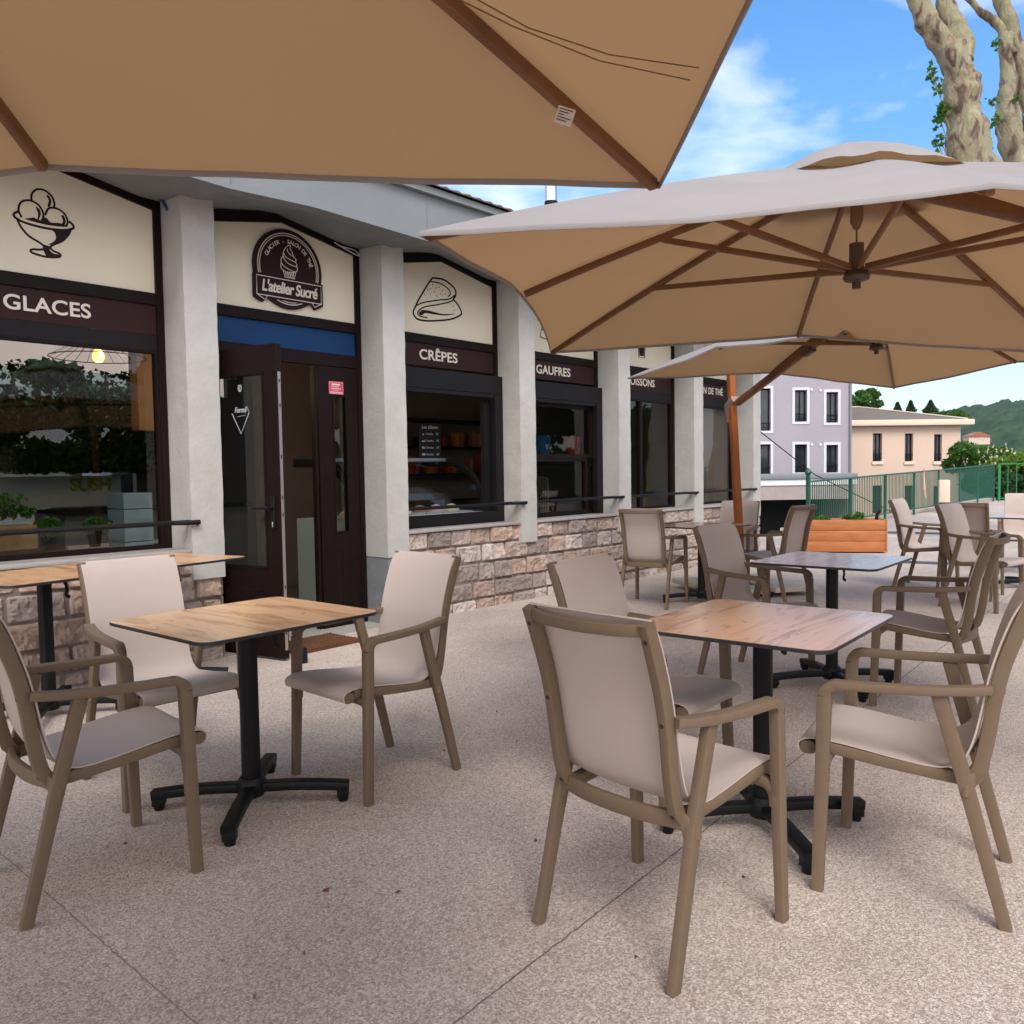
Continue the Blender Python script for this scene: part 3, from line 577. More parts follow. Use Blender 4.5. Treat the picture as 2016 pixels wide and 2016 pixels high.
blob(bm, C2([(2.005, 2.758), (2.04, 2.752), (2.035, 2.73), (2.06, 2.712), (2.09, 2.712), (2.08, 2.695), (2.02, 2.687), (2.0, 2.72)], 4), yi+.0006)
stroke(bm, C2([(1.882, 2.90), (1.866, 2.945), (1.885, 2.995), (1.935, 3.015), (1.985, 2.995), (2.008, 2.945), (1.995, 2.90)]), .012, yi)
stroke(bm, C2([(1.968, 2.985), (1.985, 2.95), (1.975, 2.905)]), [.004, .010, .014, .018, .018, .017, .016, .016, .014, .012, .010, .008, .006], yi+.0004)
stroke(bm, C2([(2.018, 2.945), (2.04, 2.99), (2.085, 3.0), (2.13, 2.98), (2.15, 2.935), (2.14, 2.90)]), .012, yi)
stroke(bm, C2([(2.12, 2.965), (2.13, 2.93), (2.115, 2.895)]), .016, yi+.0004)
stroke(bm, C2([(1.943, 3.015), (1.945, 3.055), (1.975, 3.092), (2.02, 3.097), (2.06, 3.07), (2.075, 3.03), (2.072, 3.005)]), .012, yi)
stroke(bm, C2([(2.035, 3.07), (2.05, 3.04), (2.04, 3.0)]), .014, yi+.0004)
blob(bm, C2([(1.895, 2.895), (1.96, 2.888), (2.03, 2.885), (2.10, 2.89), (2.15, 2.90), (2.10, 2.912), (2.05, 2.905), (2.02, 2.93), (1.995, 2.905), (1.95, 2.915)], 4), yi+.0005)
obj('sundae_drawing', bm, M['ink'], PAN[1])
# folded crepe
bm = bmesh.new()
stroke(bm, C2([(5.142, 2.854), (5.303, 3.065), (5.364, 3.093), (5.485, 3.094), (5.608, 3.039), (5.627, 2.975), (5.595, 2.933), (5.646, 2.896), (5.697, 2.828), (5.675, 2.790), (5.537, 2.735), (5.293, 2.692), (5.156, 2.685), (5.1, 2.707), (5.082, 2.747), (5.112, 2.80), (5.142, 2.854)], 4)[:-1], .016, yi, closed=True)
stroke(bm, C2([(5.102, 2.799), (5.219, 2.851), (5.419, 2.901), (5.543, 2.928), (5.617, 2.975)]), .012, yi)
stroke(bm, C2([(5.605, 2.935), (5.542, 2.900), (5.377, 2.851), (5.218, 2.808), (5.139, 2.754), (5.157, 2.721), (5.254, 2.715)]), .012, yi)
blob(bm, C2([(5.146, 2.745), (5.20, 2.779), (5.315, 2.782), (5.45, 2.775), (5.62, 2.800), (5.48, 2.765), (5.33, 2.757), (5.23, 2.755), (5.19, 2.73), (5.16, 2.73)], 4), yi+.0003)
stroke(bm, C2([(5.303, 3.052), (5.423, 3.055), (5.524, 3.022), (5.554, 2.979), (5.522, 2.945)]), .011, yi)
for x, z in [(5.326, 3.028), (5.372, 3.005), (5.406, 3.018), (5.262, 2.972), (5.295, 2.985), (5.227, 2.921), (5.294, 2.938), (5.379, 2.932), (5.452, 2.993), (5.49, 2.964), (5.593, 2.866), (5.602, 2.83), (5.35, 2.965), (5.43, 2.955)]: blob(bm, ell(x, z, .006, .006, 0, 360, 8)[:-1])
obj('crepe_drawing', bm, M['ink'], PAN[3])
# waffle, glass and cup drawings mostly behind the parasol
bm = bmesh.new(); q = [(6.88, 2.72), (7.36, 2.66), (7.44, 3.0), (6.98, 3.06)]; stroke(bm, q, .014, yi, closed=True)
for k in range(1, 4):
    t = k/4; lerp = lambda p, r: (p[0]+(r[0]-p[0])*t, p[1]+(r[1]-p[1])*t)
    stroke(bm, [lerp(q[0], q[1]), lerp(q[3], q[2])], .010, yi); stroke(bm, [lerp(q[0], q[3]), lerp(q[1], q[2])], .010, yi)
obj('waffle_drawing', bm, M['ink'], PAN[4])
bm = bmesh.new(); cx = 8.86; stroke(bm, [(cx-.10, 3.05), (cx-.065, 2.68), (cx+.065, 2.68), (cx+.10, 3.05)], .014, yi, closed=True); blob(bm, [(cx-.075, 2.93), (cx-.05, 2.70), (cx+.05, 2.70), (cx+.075, 2.93)]); stroke(bm, [(cx+.02, 2.95), (cx+.09, 3.15)], .012, yi); obj('glass_drawing', bm, M['ink'], PAN[5])
bm = bmesh.new(); cx = 10.58; stroke(bm, C2([(cx-.15, 2.95), (cx-.13, 2.78), (cx-.05, 2.70), (cx+.05, 2.70), (cx+.13, 2.78), (cx+.15, 2.95)]), .014, yi); stroke(bm, ell(cx, 2.95, .15, .03)[:-1], .012, yi, closed=True); stroke(bm, C2([(cx+.14, 2.90), (cx+.22, 2.88), (cx+.19, 2.80), (cx+.12, 2.78)]), .014, yi); obj('cup_drawing', bm, M['ink'], PAN[6])
def word_sign(i, word, cx, wd, label, sp=1.02):
    a, b = MID[i]-HW+.053, MID[i]+HW-.053
    t = thing('shop_sign', label, 'sign', (MID[i], YP, 2.37), 0, 'word signs above the shop windows')
    obj('sign_board', B(a-MID[i], b-MID[i], -.018, .015, -.100, .103), M['brown'], t)
    l = text(word, .128, (0, 0, 0), M['letter'], t, 'lettering', .0022, spacing=sp, th=.0015)
    xsv = [v.co.x for v in l.data.vertices]; k = wd/(max(xsv)-min(xsv)); c0 = (max(xsv)+min(xsv))/2
    for v in l.data.vertices: v.co.x = (v.co.x-c0)*k + cx-MID[i]; v.co.y -= .0205; v.co.z += (.0 if 'Ê' not in word and 'É' not in word else -.0)
    zs = sorted(v.co.z for v in l.data.vertices); return t
word_sign(1, 'GLACES', 2.012, .51, 'dark brown sign lettered GLACES below the sundae drawing')
word_sign(3, 'CRÊPES', 5.383, .485, 'dark brown sign lettered CRÊPES below the folded pancake drawing')
word_sign(4, 'GAUFRES', 7.095, .59, 'dark brown sign lettered GAUFRES, second window right of the open door')
word_sign(5, 'BOISSONS', 8.83, .625, 'dark brown sign ending in ISSONS partly hidden by the far parasol corner')
word_sign(6, 'SALON DE THÉ', 10.53, .88, 'dark brown sign ending in DE THÉ at the far end of the shop')
# round logo sign standing proud of the panel over the door
lg = thing('logo_sign', 'round dark brown ice cream cone sign with ribbon above the open door', 'sign', (3.766, YP-.03, 2.898))
rr = .308; cut = ell(0, 0, rr, rr, 0, 360, 72)[:-1]
bm = prism(bmesh.new(), cut, -.012, .012); obj('disc', bm, M['ink'], lg)
rib = [(-.292, -.088), (.292, -.088), (.292, -.232), (.225, -.266), (.2, -.232), (-.2, -.232), (-.225, -.266), (-.292, -.232)]
bm = prism(bmesh.new(), [(x*1.06, z-.018 if z < -.1 else z+.016) for x, z in rib], -.020, .011); rb_ = obj('ribbon', bm, M['ink'], lg)
bm = bmesh.new()
for r_, w_ in ((.274, .007), (.258, .006)): stroke(bm, ell(0, 0, r_, r_, -14, 194, 60), w_, -.0132, .002); stroke(bm, ell(0, 0, r_, r_, 243, 297, 20), w_, -.0132, .002)
obj('ring_lines', bm, M['letter'], lg)
bm = bmesh.new(); dx, dz = 3.766, 2.898
sh = lambda P: [(x-dx+.008, z-dz) for x, z in P]
stroke(bm, C2(sh([(3.777, 3.093), (3.737, 3.065), (3.712, 3.022), (3.707, 2.99), (3.692, 2.974), (3.691, 2.939), (3.687, 2.925), (3.688, 2.901), (3.703, 2.886), (3.735, 2.874), (3.776, 2.876), (3.817, 2.886), (3.838, 2.909), (3.83, 2.929), (3.833, 2.947), (3.823, 2.963), (3.826, 2.987), (3.804, 3.004), (3.793, 3.034), (3.774, 3.061)]), 3), .0055, -.0132, .002, True)
for P in ([(3.752, 3.057), (3.749, 3.039), (3.772, 3.016), (3.804, 3.004)], [(3.716, 3.016), (3.727, 2.994), (3.767, 2.977), (3.823, 2.963)], [(3.711, 2.991), (3.726, 2.963), (3.766, 2.939), (3.83, 2.929)], [(3.693, 2.936), (3.716, 2.916), (3.764, 2.897), (3.817, 2.886)]): stroke(bm, C2(sh(P)), .0055, -.0132, .002)
wf = sh([(3.707, 2.88), (3.735, 2.792), (3.793, 2.792), (3.821, 2.885)]); stroke(bm, wf, .005, -.0132, .002)
for k in range(1, 6):
    t = k/6; l0 = Vector(wf[0]).lerp(Vector(wf[3]), t); stroke(bm, [tuple(l0), tuple(Vector(wf[1]).lerp(Vector(wf[2]), min(1, t+.35)))], .0035, -.0132, .002); stroke(bm, [tuple(l0), tuple(Vector(wf[1]).lerp(Vector(wf[2]), max(0, t-.35)))], .0035, -.0136, .002)
obj('cone_emblem', bm, M['letter'], lg)
word = 'GLACIER - SALON DE THÉ'; a0, a1 = 155, 17
for k, ch in enumerate(word):
    if ch == ' ': continue
    a = a0+(a1-a0)*k/(len(word)-1); r_ = .212
    l = text(ch, .043, (0, 0, 0), M['letter'], lg, 'lettering', .0006, th=.001)
    l.data.transform(Matrix.Translation((r_*math.cos(R(a)), -.0135, r_*math.sin(R(a)))) @ Matrix.Rotation(R(-(a-90)), 4, 'Y'))
# merge the arc letters into one lettering mesh
ls = [o for o in lg.children if o.name.startswith('lettering')]; wi = [0]*7+[1]+[2]*5+[3]*2+[4]*3
for g in range(5):
    bm = bmesh.new()
    for o, q in zip(ls, wi):
        if q == g: bm.from_mesh(o.data)
    obj('arc_word', bm, M['letter'], lg, recalc=False)
for o in ls: me = o.data; bpy.data.objects.remove(o); bpy.data.meshes.remove(me)
bm = bmesh.new(); stroke(bm, [(x, z) for x, z in rib[:4]] + rib[4:], .006, -.0212, .002, True); stroke(bm, [(-.292, -.232), (.292, -.232)], .006, -.0214, .002); stroke(bm, [(.292, -.232), (.225, -.266)], .004, -.0216, .002)
obj('ribbon_outline', bm, M['letter'], rb_)
l = text("L'atelier Sucré", .108, (0, 0, 0), M['letter'], rb_, 'ribbon_lettering', .0028, shear=.18, spacing=.92, th=.001)
xv = [v.co.x for v in l.data.vertices]; k = .505/(max(xv)-min(xv))
for v in l.data.vertices: v.co.x *= k; v.co.y -= .0215; v.co.z = v.co.z*1.12-.160
# ------------------------------------------------------------------ inside the shop and the street seen through it
def lamp(x, y, z, label, shade):
    t = thing('pendant_lamp', label, 'lamp', (x, y, z), 0, 'lit pendant bulbs inside the shop')
    obj('bulb', lathe(bmesh.new(), [(.004, -.055), (.025, -.05), (.042, -.025), (.045, 0), (.035, .03), (.016, .055), (.014, .07)], 16), M['bulb'], t, smooth=True)
    obj('filament', lathe(bmesh.new(), [(.012, -.046), (.02, -.0462)], 8) if False else tube(bmesh.new(), [(0, -.046, -.02), (0, -.047, .025)], .011, 8), M['fil'], t)
    bm = bmesh.new(); tube(bm, [(0, 0, .07), (0, 0, .12)], .02, 10); tube(bm, [(0, 0, .12), (0, 0, 3.09-z)], .004, 6)
    if shade == 'cage':
        for k in range(6): a = k*math.pi/3; tube(bm, [(.02*math.cos(a), .02*math.sin(a), .09), (.085*math.cos(a), .085*math.sin(a), .0), (.05*math.cos(a), .05*math.sin(a), -.075)], .003, 5)
    else:
        for k in range(22): a = k*math.pi/11; tube(bm, [(.03*math.cos(a), .03*math.sin(a), .11), (.2*math.cos(a), .2*math.sin(a), .08), (.36*math.cos(a), .36*math.sin(a), -.015)], .002, 4)
        tube(bm, [(.36*math.cos(k*math.pi/16), .36*math.sin(k*math.pi/16), -.015) for k in range(33)], .004, 5)
    obj('wire_shade', bm, M['black'], t)
    ld = bpy.data.lights.new('bulb_light', 'POINT'); ld.energy = 5; ld.color = (1, .72, .42); ld.shadow_soft_size = .05; lo = bpy.data.objects.new('bulb_light', ld); col.objects.link(lo); lo.parent = t; lo.location = (0, 0, -.09)
lamp(2.84, 7.0, 2.28, 'round lit amber bulb under a wide wire shade behind the GLACES window', 'wide')
lamp(3.89, 6.8, 2.23, 'lit amber bulb in a narrow cage behind the open door glass', 'cage')
tag(obj('wood_column', B(3.42, 3.72, 7.6, 7.75, 1.72, 3.09), M['warmwood']), 'honey brown wooden boxing hanging behind the right of the GLACES window', 'column')
t = thing('window_planter', 'wooden trough planter with green plants on the sill inside the GLACES window', 'planter', (1.55, 6.0, .83)); obj('trough', B(-.42, .42, -.1, .1, 0, .16, .008), M['warmwood'], t)
bm = bmesh.new(); leaves(bm, crown_points((0, 0, .27), (.4, .12, .13), 500), .05); obj('plants', bm, M['leaf'], t)
for k, (x, z) in enumerate(((2.12, .90), (2.42, .93))):
    t = thing('potted_plant', ['small bright green potted plant behind the middle of the GLACES window', 'small bright green potted plant behind the right of the GLACES window'][k], 'plant', (x, 6.15, .80)); obj('pot', lathe(bmesh.new(), [(.035, 0), (.05, .09)], 14), M['black'], t)
    bm = bmesh.new(); leaves(bm, crown_points((0, 0, .15), (.10, .09, .07), 200), .04); obj('leaves', bm, M['leaf'], t)
bm = bmesh.new()
for k in range(5): box(bm, 0, .22, 0, .3, .125*k, .125*k+.118, .004); stroke(bm, [(.03, .125*k+.06), (.19, .125*k+.05)], .03, -.003, .002)
o = obj('labelled_boxes', bm, M['steel']); o.location = (2.72, 6.35, .55); tag(o, 'stack of pale blue labelled boxes low in the right of the GLACES window', 'boxes')
tag(obj('inside_shelf', B(2.3, 3.0, 6.3, 6.7, .50, .545), M['inner']), 'dark low shelf under the pale blue boxes', 'shelf')
o = thing('hanging_greenery', 'dark trailing plants hanging inside the shop behind the GLACES window', 'plant', (0, 0, 0)); bm = bmesh.new()
P_ = [(random.uniform(2.65, 4.6), 9.7+random.gauss(0, .12), 1.36+min(1.0, abs(random.gauss(0, .42)))) for _ in range(5200)]
P_ += [(random.uniform(2.65, 4.6), 9.7+random.gauss(0, .1), 2.46+random.gauss(0, .03)) for _ in range(160)]
leaves(bm, P_, .065); obj('foliage', bm, M['leafd'], o); bm = bmesh.new()
for k in range(9): x = 2.8+k*.24; tube(bm, curve([(x, 9.7, 2.45), (x+.05, 9.68, 1.95), (x+random.uniform(-.1, .1), 9.7, 1.35)], 4), .015, 6)
obj('stems', bm, M['bark'], o)
# things opposite, across the street behind
t = thing('street_building', 'pinkish building across the street seen through the shop windows', 'building', (0, 0, 0)); obj('wall', B(-6, 22, 20, 20.4, 2.4, 9), M['opp'], t)
obj('ground_floor', B(-6, 22, 20.02, 20.3, 0, 2.4), M['inner'], t); obj('awning', prism(bmesh.new(), [(20, 3.72), (18.4, 3.15), (18.4, 2.95), (20, 3.1)], -2, 10.4), M['awn'], t).matrix_world = Matrix(((0, 1, 0, 0), (1, 0, 0, 0), (0, 0, 1, 0), (0, 0, 0, 1)))
bd = thing('banner', 'white banner with lime green lettering behind the GLACES window', 'banner', (3.6, 10.3, 1.16)); obj('board', B(-1.1, .78, -.01, .01, -.20, .155), M['white'], bd); text('SUSH', .20, (.43, -.0125, .045), M['lime'], bd, 'lettering', .009)
t = thing('parked_car', 'grey car parked across the street seen through the GLACES window', 'car', (6.9, 15.5, 0)); prof = [(-2, .35), (-2.05, .75), (-1.3, .92), (-.7, 1.42), (.7, 1.46), (1.45, .98), (2.0, .85), (2.05, .35)]
obj('body', prism(bmesh.new(), prof, -.8, .8), M['carpaint'], t); obj('side_window', prism(bmesh.new(), [(-1.1, .95), (-.62, 1.34), (.0, 1.37), (.0, .95)], -.806, -.798), M['winglass'], t); obj('side_window', prism(bmesh.new(), [(.08, .95), (.08, 1.37), (.62, 1.38), (1.2, .98)], -.806, -.798), M['winglass'], t)
for x in (-1.25, 1.3): obj('wheel', tube(bmesh.new(), [(x, -.82, .32), (x, -.6, .32)], .32, 20), M['tyre'], t)
# gelato cabinet
t = thing('display_case', 'curved glass ice cream display case behind the CRÊPES hatch', 'cabinet', (4.50, 5.87, .012), 0)
prof = [(0, 0), (0, .78), (.12, .86), (.95, .86), (.95, 0)]
px = Matrix(((0, 1, 0, 0), (1, 0, 0, 0), (0, 0, 1, 0), (0, 0, 0, 1)))
def along(bm): bm.transform(px); return bm
obj('body', along(prism(bmesh.new(), prof, .05, 1.72)), M['mint'], t)
obj('front_rail', B(.05, 1.72, -.03, .0, .80, .88, .01), M['steel'], t)
arc = [(.02+.62*(1-math.cos(R(k*7.5))), .88+.52*math.sin(R(k*7.5))) for k in range(11)]
for x in (.05, 1.70): obj('glass_end_frame', along(sweep(bmesh.new(), [(y, x, z) for y, z in arc] + [(.95, x, 1.39)], (0, 1, 0), (.04, .085))), M['black'], t, smooth=True)
bm = bmesh.new(); A = [bm.verts.new((.08, y, z)) for y, z in arc]; C_ = [bm.verts.new((1.69, y, z)) for y, z in arc]
for k in range(10): bm.faces.new((A[k], A[k+1], C_[k+1], C_[k]))
obj('curved_glass', bm, M['glass'], t); obj('top_shelf', B(.05, 1.72, .58, .98, 1.395, 1.43, .006), M['steel'], t)
obj('cabinet_spot', lathe(bmesh.new(), [(.012, 0), (.02, .012)], 12, (1.2, .7, 1.36)), M['spot'], t)
bm = bmesh.new()
for k in range(7): box(bm, .12+.22*k, .32+.22*k, .14, .60, .862, .885, .004)
tr = obj('gelato_tubs', bm, M['steel'], t)
for k, c in enumerate(((.5, .38, .26), (.42, .2, .1), (.35, .5, .3), (.62, .55, .42), (.3, .14, .07), (.55, .3, .3), (.6, .5, .3))):
    bm = lathe(bmesh.new(), [(.09, .885), (.085, .91), (.04, .945), (.004, .955)], 14, (.22+.22*k, .36, 0)); obj('scoop', bm, mat('ice_cream', c, .7), tr, smooth=True)
bm = bmesh.new(); prism(bm, [(0, 0), (.17, 0), (.17, .28), (0, .28)], -.006, .006)
t = thing('menu_board', 'small black menu board with white writing on top of the ice cream case', 'menu', (6.02, 6.52, 1.445), R(-14)); obj('board', B(-.13, .13, -.008, .008, 0, .36), M['chalk'], t)
text('Les Glaces', .045, (0, -.0095, .325), M['white'], t, 'lettering', .0005, shear=.2, th=.0005)
bm = bmesh.new(); 
for k in range(4):
    z = .255-.072*k; n = k+1
    for q in range(n): blob(bm, ell(-.09+.017*(q % 2)+(.008 if n == 1 else 0), z+.010*(q//2)-.004, .009, .009, 0, 360, 10)[:-1], -.0105, .001)
obj('scoop_marks', bm, M['white'], t)
for k in range(4): text('%d boule%s    %d€' % (k+1, 's' if k else '', 2*k+2), .03, (.025, -.0095, .255-.072*k), M['white'], t, 'price_line', .0002, th=.0005)
t = thing('back_shelves', 'dark wall shelves of packets and jars behind the ice cream case', 'shelf', (4.9, 7.88, 0)); obj('shelf_unit', (lambda b: [box(b, 1.75, 4.6, 0, .28, z, z+.03) for z in (.9, 1.25, 1.6, 1.95)] and b)(bmesh.new()), M['black'], t)
for k in range(33):
    x = 1.82+.083*k; z = (1.28, 1.63, 1.63, 1.28)[k % 4]; h = random.uniform(.12, .26); obj('packet', B(x, x+.062, .04, .16, z+.001, z+h, .004), M[('orange', 'red', 'chalk', 'warmwood')[random.randrange(4)]], t)
for k, (x, c, lb) in enumerate(((8.28, 'red', 'red plastic tub behind the GAUFRES hatch glass'), (7.68, 'cobalt', 'dark blue plastic tub behind the GAUFRES hatch glass'))):
    o = obj('plastic_tub', lathe(bmesh.new(), [(.075, 0), (.12, .30), (.125, .30), (.115, .31)], 20), M[c], smooth=True); o.location = (x, 6.35, 1.40); tag(o, lb, 'tub')
tag(obj('hatch_shelf', B(6.9, 8.7, 6.2, 6.55, 1.355, 1.395), M['black']), 'black shelf carrying the red and blue tubs behind the GAUFRES hatch', 'shelf')
t = thing('inside_chair', 'pale wire back chair standing inside behind the GAUFRES hatch', 'chair', (8.08, 6.75, 0)); bm = bmesh.new()
tube(bm, curve([(-.2, 0, .45), (-.2, 0, 1.1), (-.15, 0, 1.2), (.15, 0, 1.2), (.2, 0, 1.1), (.2, 0, .45)], 5), .011, 8)
for k in range(7): tube(bm, [(-.15+.05*k, 0, .55), (-.15+.05*k, 0, 1.2)], .005, 5)
obj('backrest', bm, M['alu'], t, smooth=True); obj('seat', B(-.22, .22, -.42, .02, .44, .47, .01), M['innerb'], t)
for x in (-.2, .2):
    for y in (-.4, 0): obj('leg', tube(bmesh.new(), [(x, y, .44), (x*1.1, y, .012)], .011, 8), M['alu'], t)
tag(obj('inside_column', B(4.55, 4.80, 8.9, 9.1, .012, 3.09), M['awn']), 'grey column inside the shop seen through the open door glass', 'column')
t = thing('counter', 'dark counter with white shelf inside behind the open door', 'counter', (3.9, 8.3, 0)); obj('counter_body', B(-.9, 1.0, 0, .5, .012, .95), M['inner'], t); obj('white_shelf', B(-.9, .3, -.06, -.002, .62, .655), M['white'], t); obj('counter_top', B(-.95, 1.02, -.08, .55, .952, .99), M['black'], t)
for k in range(5):
    o = obj('drinking_glass', lathe(bmesh.new(), [(.03, 0), (.04, .13), (.036, .13), (.028, .006)], 14), M['glass2'] if k else M['red'], smooth=True); o.location = (4.0+.11*k, 8.4, .99); tag(o, 'small drinking glass on the counter seen through the door glass', 'glass', 'glasses on the inside counter')
# ------------------------------------------------------------------ armchairs
def make_chair():
    t = thing('garden_armchair', 'x', 'chair', group='taupe armchairs on the cafe terrace'); F = M['frame']
    for s in (-1, 1):
        X = lambda a: s*a
        obj('leg', sweep(bmesh.new(), [(X(.256), .246, 0), (X(.252), .236, .30), (X(.250), .228, .600)], (1, 0, 0), [(.027, .034), (.029, .038), (.031, .040)], .0028), F, t, smooth=True)
        arm = curve([(X(.250), .228, .600), (X(.250), .222, .620), (X(.249), .203, .636), (X(.248), .170, .639), (X(.243), .06, .642), (X(.234), -.06, .648), (X(.221), -.15, .656), (X(.207), -.205, .662)], 5)
        n = len(arm); wh = []
        for i in range(n):
            k = min(1, i/14); wh.append((.031+.011*k, .040-.015*k))
        obj('armrest', sweep(bmesh.new(), arm, (1, 0, 0), wh, .003), F, t, smooth=True)
        obj('leg', sweep(bmesh.new(), curve([(X(.230), -.248, 0), (X(.226), -.170, .30), (X(.224), -.143, .40), (X(.226), -.098, .56), (X(.228), -.078, .636)], 5), (1, 0, 0), [(.0255, .033), (.0255, .034), (.026, .035), (.026, .036), (.026, .037), (.0265, .038), (.027, .039), (.027, .039), (.027, .040), (.027, .040), (.027, .040), (.027, .040), (.027, .040), (.027, .040), (.027, .040), (.027, .040), (.027, .040), (.027, .041), (.027, .041), (.027, .041), (.027, .042)], .0028), F, t, smooth=True)
        bm = bmesh.new(); st = curve([(X(.189), -.150, .392), (X(.190), -.178, .432), (X(.191), -.198, .52), (X(.193), -.212, .62), (X(.194), -.232, .72), (X(.195), -.264, .82), (X(.196), -.301, .922)], 5)
        sweep(bm, st, (1, 0, 0), (.027, .038), .003)
        for i in (4, 17, 28):
            p = st[i]; tn = (st[min(i+1, len(st)-1)]-st[i-1]).normalized(); nn = Vector((1, 0, 0)).cross(tn); nn = nn if nn.y < 0 else -nn
            q = p+nn*.0196; tube(bm, [q-nn*.002, q+nn*.0006], .0062, 10, mi=1)
        obj('back_stile', bm, [F, M['screw']], t, smooth=True)
        obj('seat_rail', sweep(bmesh.new(), curve([(X(.189), -.146, .394), (X(.190), -.10, .397), (X(.191), .05, .409), (X(.192), .20, .426), (X(.192), .262, .430)], 4), (1, 0, 0), (.032, .036), .006), F, t, smooth=True)
        obj('bracket', sweep(bmesh.new(), curve([(X(.246), .228, .335), (X(.240), .228, .372), (X(.22), .228, .393), (X(.17), .228, .398), (0, .228, .400)], 4), (0, 1, 0), (.026, .030), .006), F, t, smooth=True)
    tr = curve([(-.183, -.298, .902), (-.12, -.322, .900), (0, -.337, .899), (.12, -.322, .900), (.183, -.298, .902)], 4)
    obj('top_rail', sweep(bmesh.new(), tr, (0, 0, 1), (.032, .020), .006), F, t, smooth=True)
    obj('rear_rail', sweep(bmesh.new(), curve([(-.224, -.150, .355), (-.216, -.154, .385), (-.19, -.162, .397), (-.10, -.184, .398), (0, -.190, .398), (.10, -.184, .398), (.19, -.162, .397), (.216, -.154, .385), (.224, -.150, .355)], 4), (0, 0, 1), (.046, .022), .007), F, t, smooth=True)
    obj('front_rail', sweep(bmesh.new(), [(-.2045, .286, .420), (.2045, .286, .420)], (0, 0, 1), (.040, .044), .012), F, t, smooth=True)
    prof = curve([(0, -.293, .930), (0, -.281, .921), (0, -.252, .87), (0, -.220, .78), (0, -.196, .69), (0, -.180, .60), (0, -.163, .52), (0, -.141, .462), (0, -.104, .431), (0, -.06, .4225), (0, .05, .433), (0, .17, .449), (0, .25, .4545), (0, .296, .449), (0, .317, .431), (0, .314, .408)], 4)
    bm = bmesh.new(); nx = 12; G = []; n = len(prof)
    for i, p in enumerate(prof):
        tn = (prof[min(i+1, n-1)]-prof[max(i-1, 0)]).normalized(); nn = Vector((0, -tn.z, tn.y)); nn = nn if nn.y*.6+nn.z > 0 else -nn
        e = math.sin(math.pi*min(1, max(0, i/(n-1))))**1.4
        row = []
        for j in range(nx+1):
            u = j/nx*2-1; sag = (1-u*u)*.013*e; wdt = .207 if i > n*.6 else .2045
            row.append(p + Vector((u*wdt, 0, 0)) - nn*sag)
        G.append((row, nn))
    A = [[bm.verts.new(q) for q in r] for r, nn in G]; C_ = [[bm.verts.new(q-nn*.005) for q in r] for r, nn in G]
    for i in range(n-1):
        for j in range(nx): bm.faces.new((A[i][j], A[i][j+1], A[i+1][j+1], A[i+1][j])); bm.faces.new((C_[i][j], C_[i+1][j], C_[i+1][j+1], C_[i][j+1]))
        for j in (0, nx): bm.faces.new((A[i][j], A[i+1][j], C_[i+1][j], C_[i][j]))
    for i in (0, n-1):
        for j in range(nx): bm.faces.new((A[i][j], A[i][j+1], C_[i][j+1], C_[i][j]))
    obj('sling_seat', bm, M['sling'], t, smooth=50)
    return t
CH0 = make_chair(); used = False
for x, y, a, lb in [
    (1.991, 1.242, 94.4, 'taupe armchair seen from behind in the middle foreground, showing six screw holes'),
    (2.747, .763, -10.5, 'taupe armchair facing left at the right edge of the foreground beside the front oak table'),
    (2.231, 2.782, -88.5, 'pale seated armchair facing left at the right side of the left oak table'),
    (1.049, 2.811, 93.3, 'armchair cut by the left photo edge, facing right to the left oak table'),
    (1.605, 3.449, -178.6, 'armchair with its back to the shop wall behind the left oak table'),
    (2.767, 1.782, 178.9, 'armchair tucked behind the back-turned foreground chair on the far side of the front oak table'),
    (4.832, 1.256, -3.3, 'armchair facing left at the right side of the second table with the pale reflecting top'),
    (4.818, 2.281, 186.4, 'armchair facing right at the left side of the second table with the pale reflecting top'),
    (6.746, 4.230, 79.1, 'armchair seen from behind close to the stone wall, left of the far wall table'),
    (8.15, 4.12, 262, 'armchair facing the camera in front of the orange parasol post'),
    (7.68, 3.42, 7, 'armchair just left of the orange wooden planter, turned to the far wall table'),
    (9.42, 2.54, 181.4, 'armchair just right of the orange wooden planter, facing right'),
    (8.98, 2.03, 87, 'armchair seen squarely from behind among the far right group of chairs'),
    (8.35, 1.79, 192, 'armchair facing right in front of the square-backed chair in the far right group'),
    (11.3, 1.97, 260.2, 'farthest armchair, facing the camera at the right edge below the green fence')]:
    c = CH0 if not used else copy_tree(CH0); used = True
    c.location = (x, y, 0); c.rotation_euler = (0, 0, -R(a)); c['label'] = lb
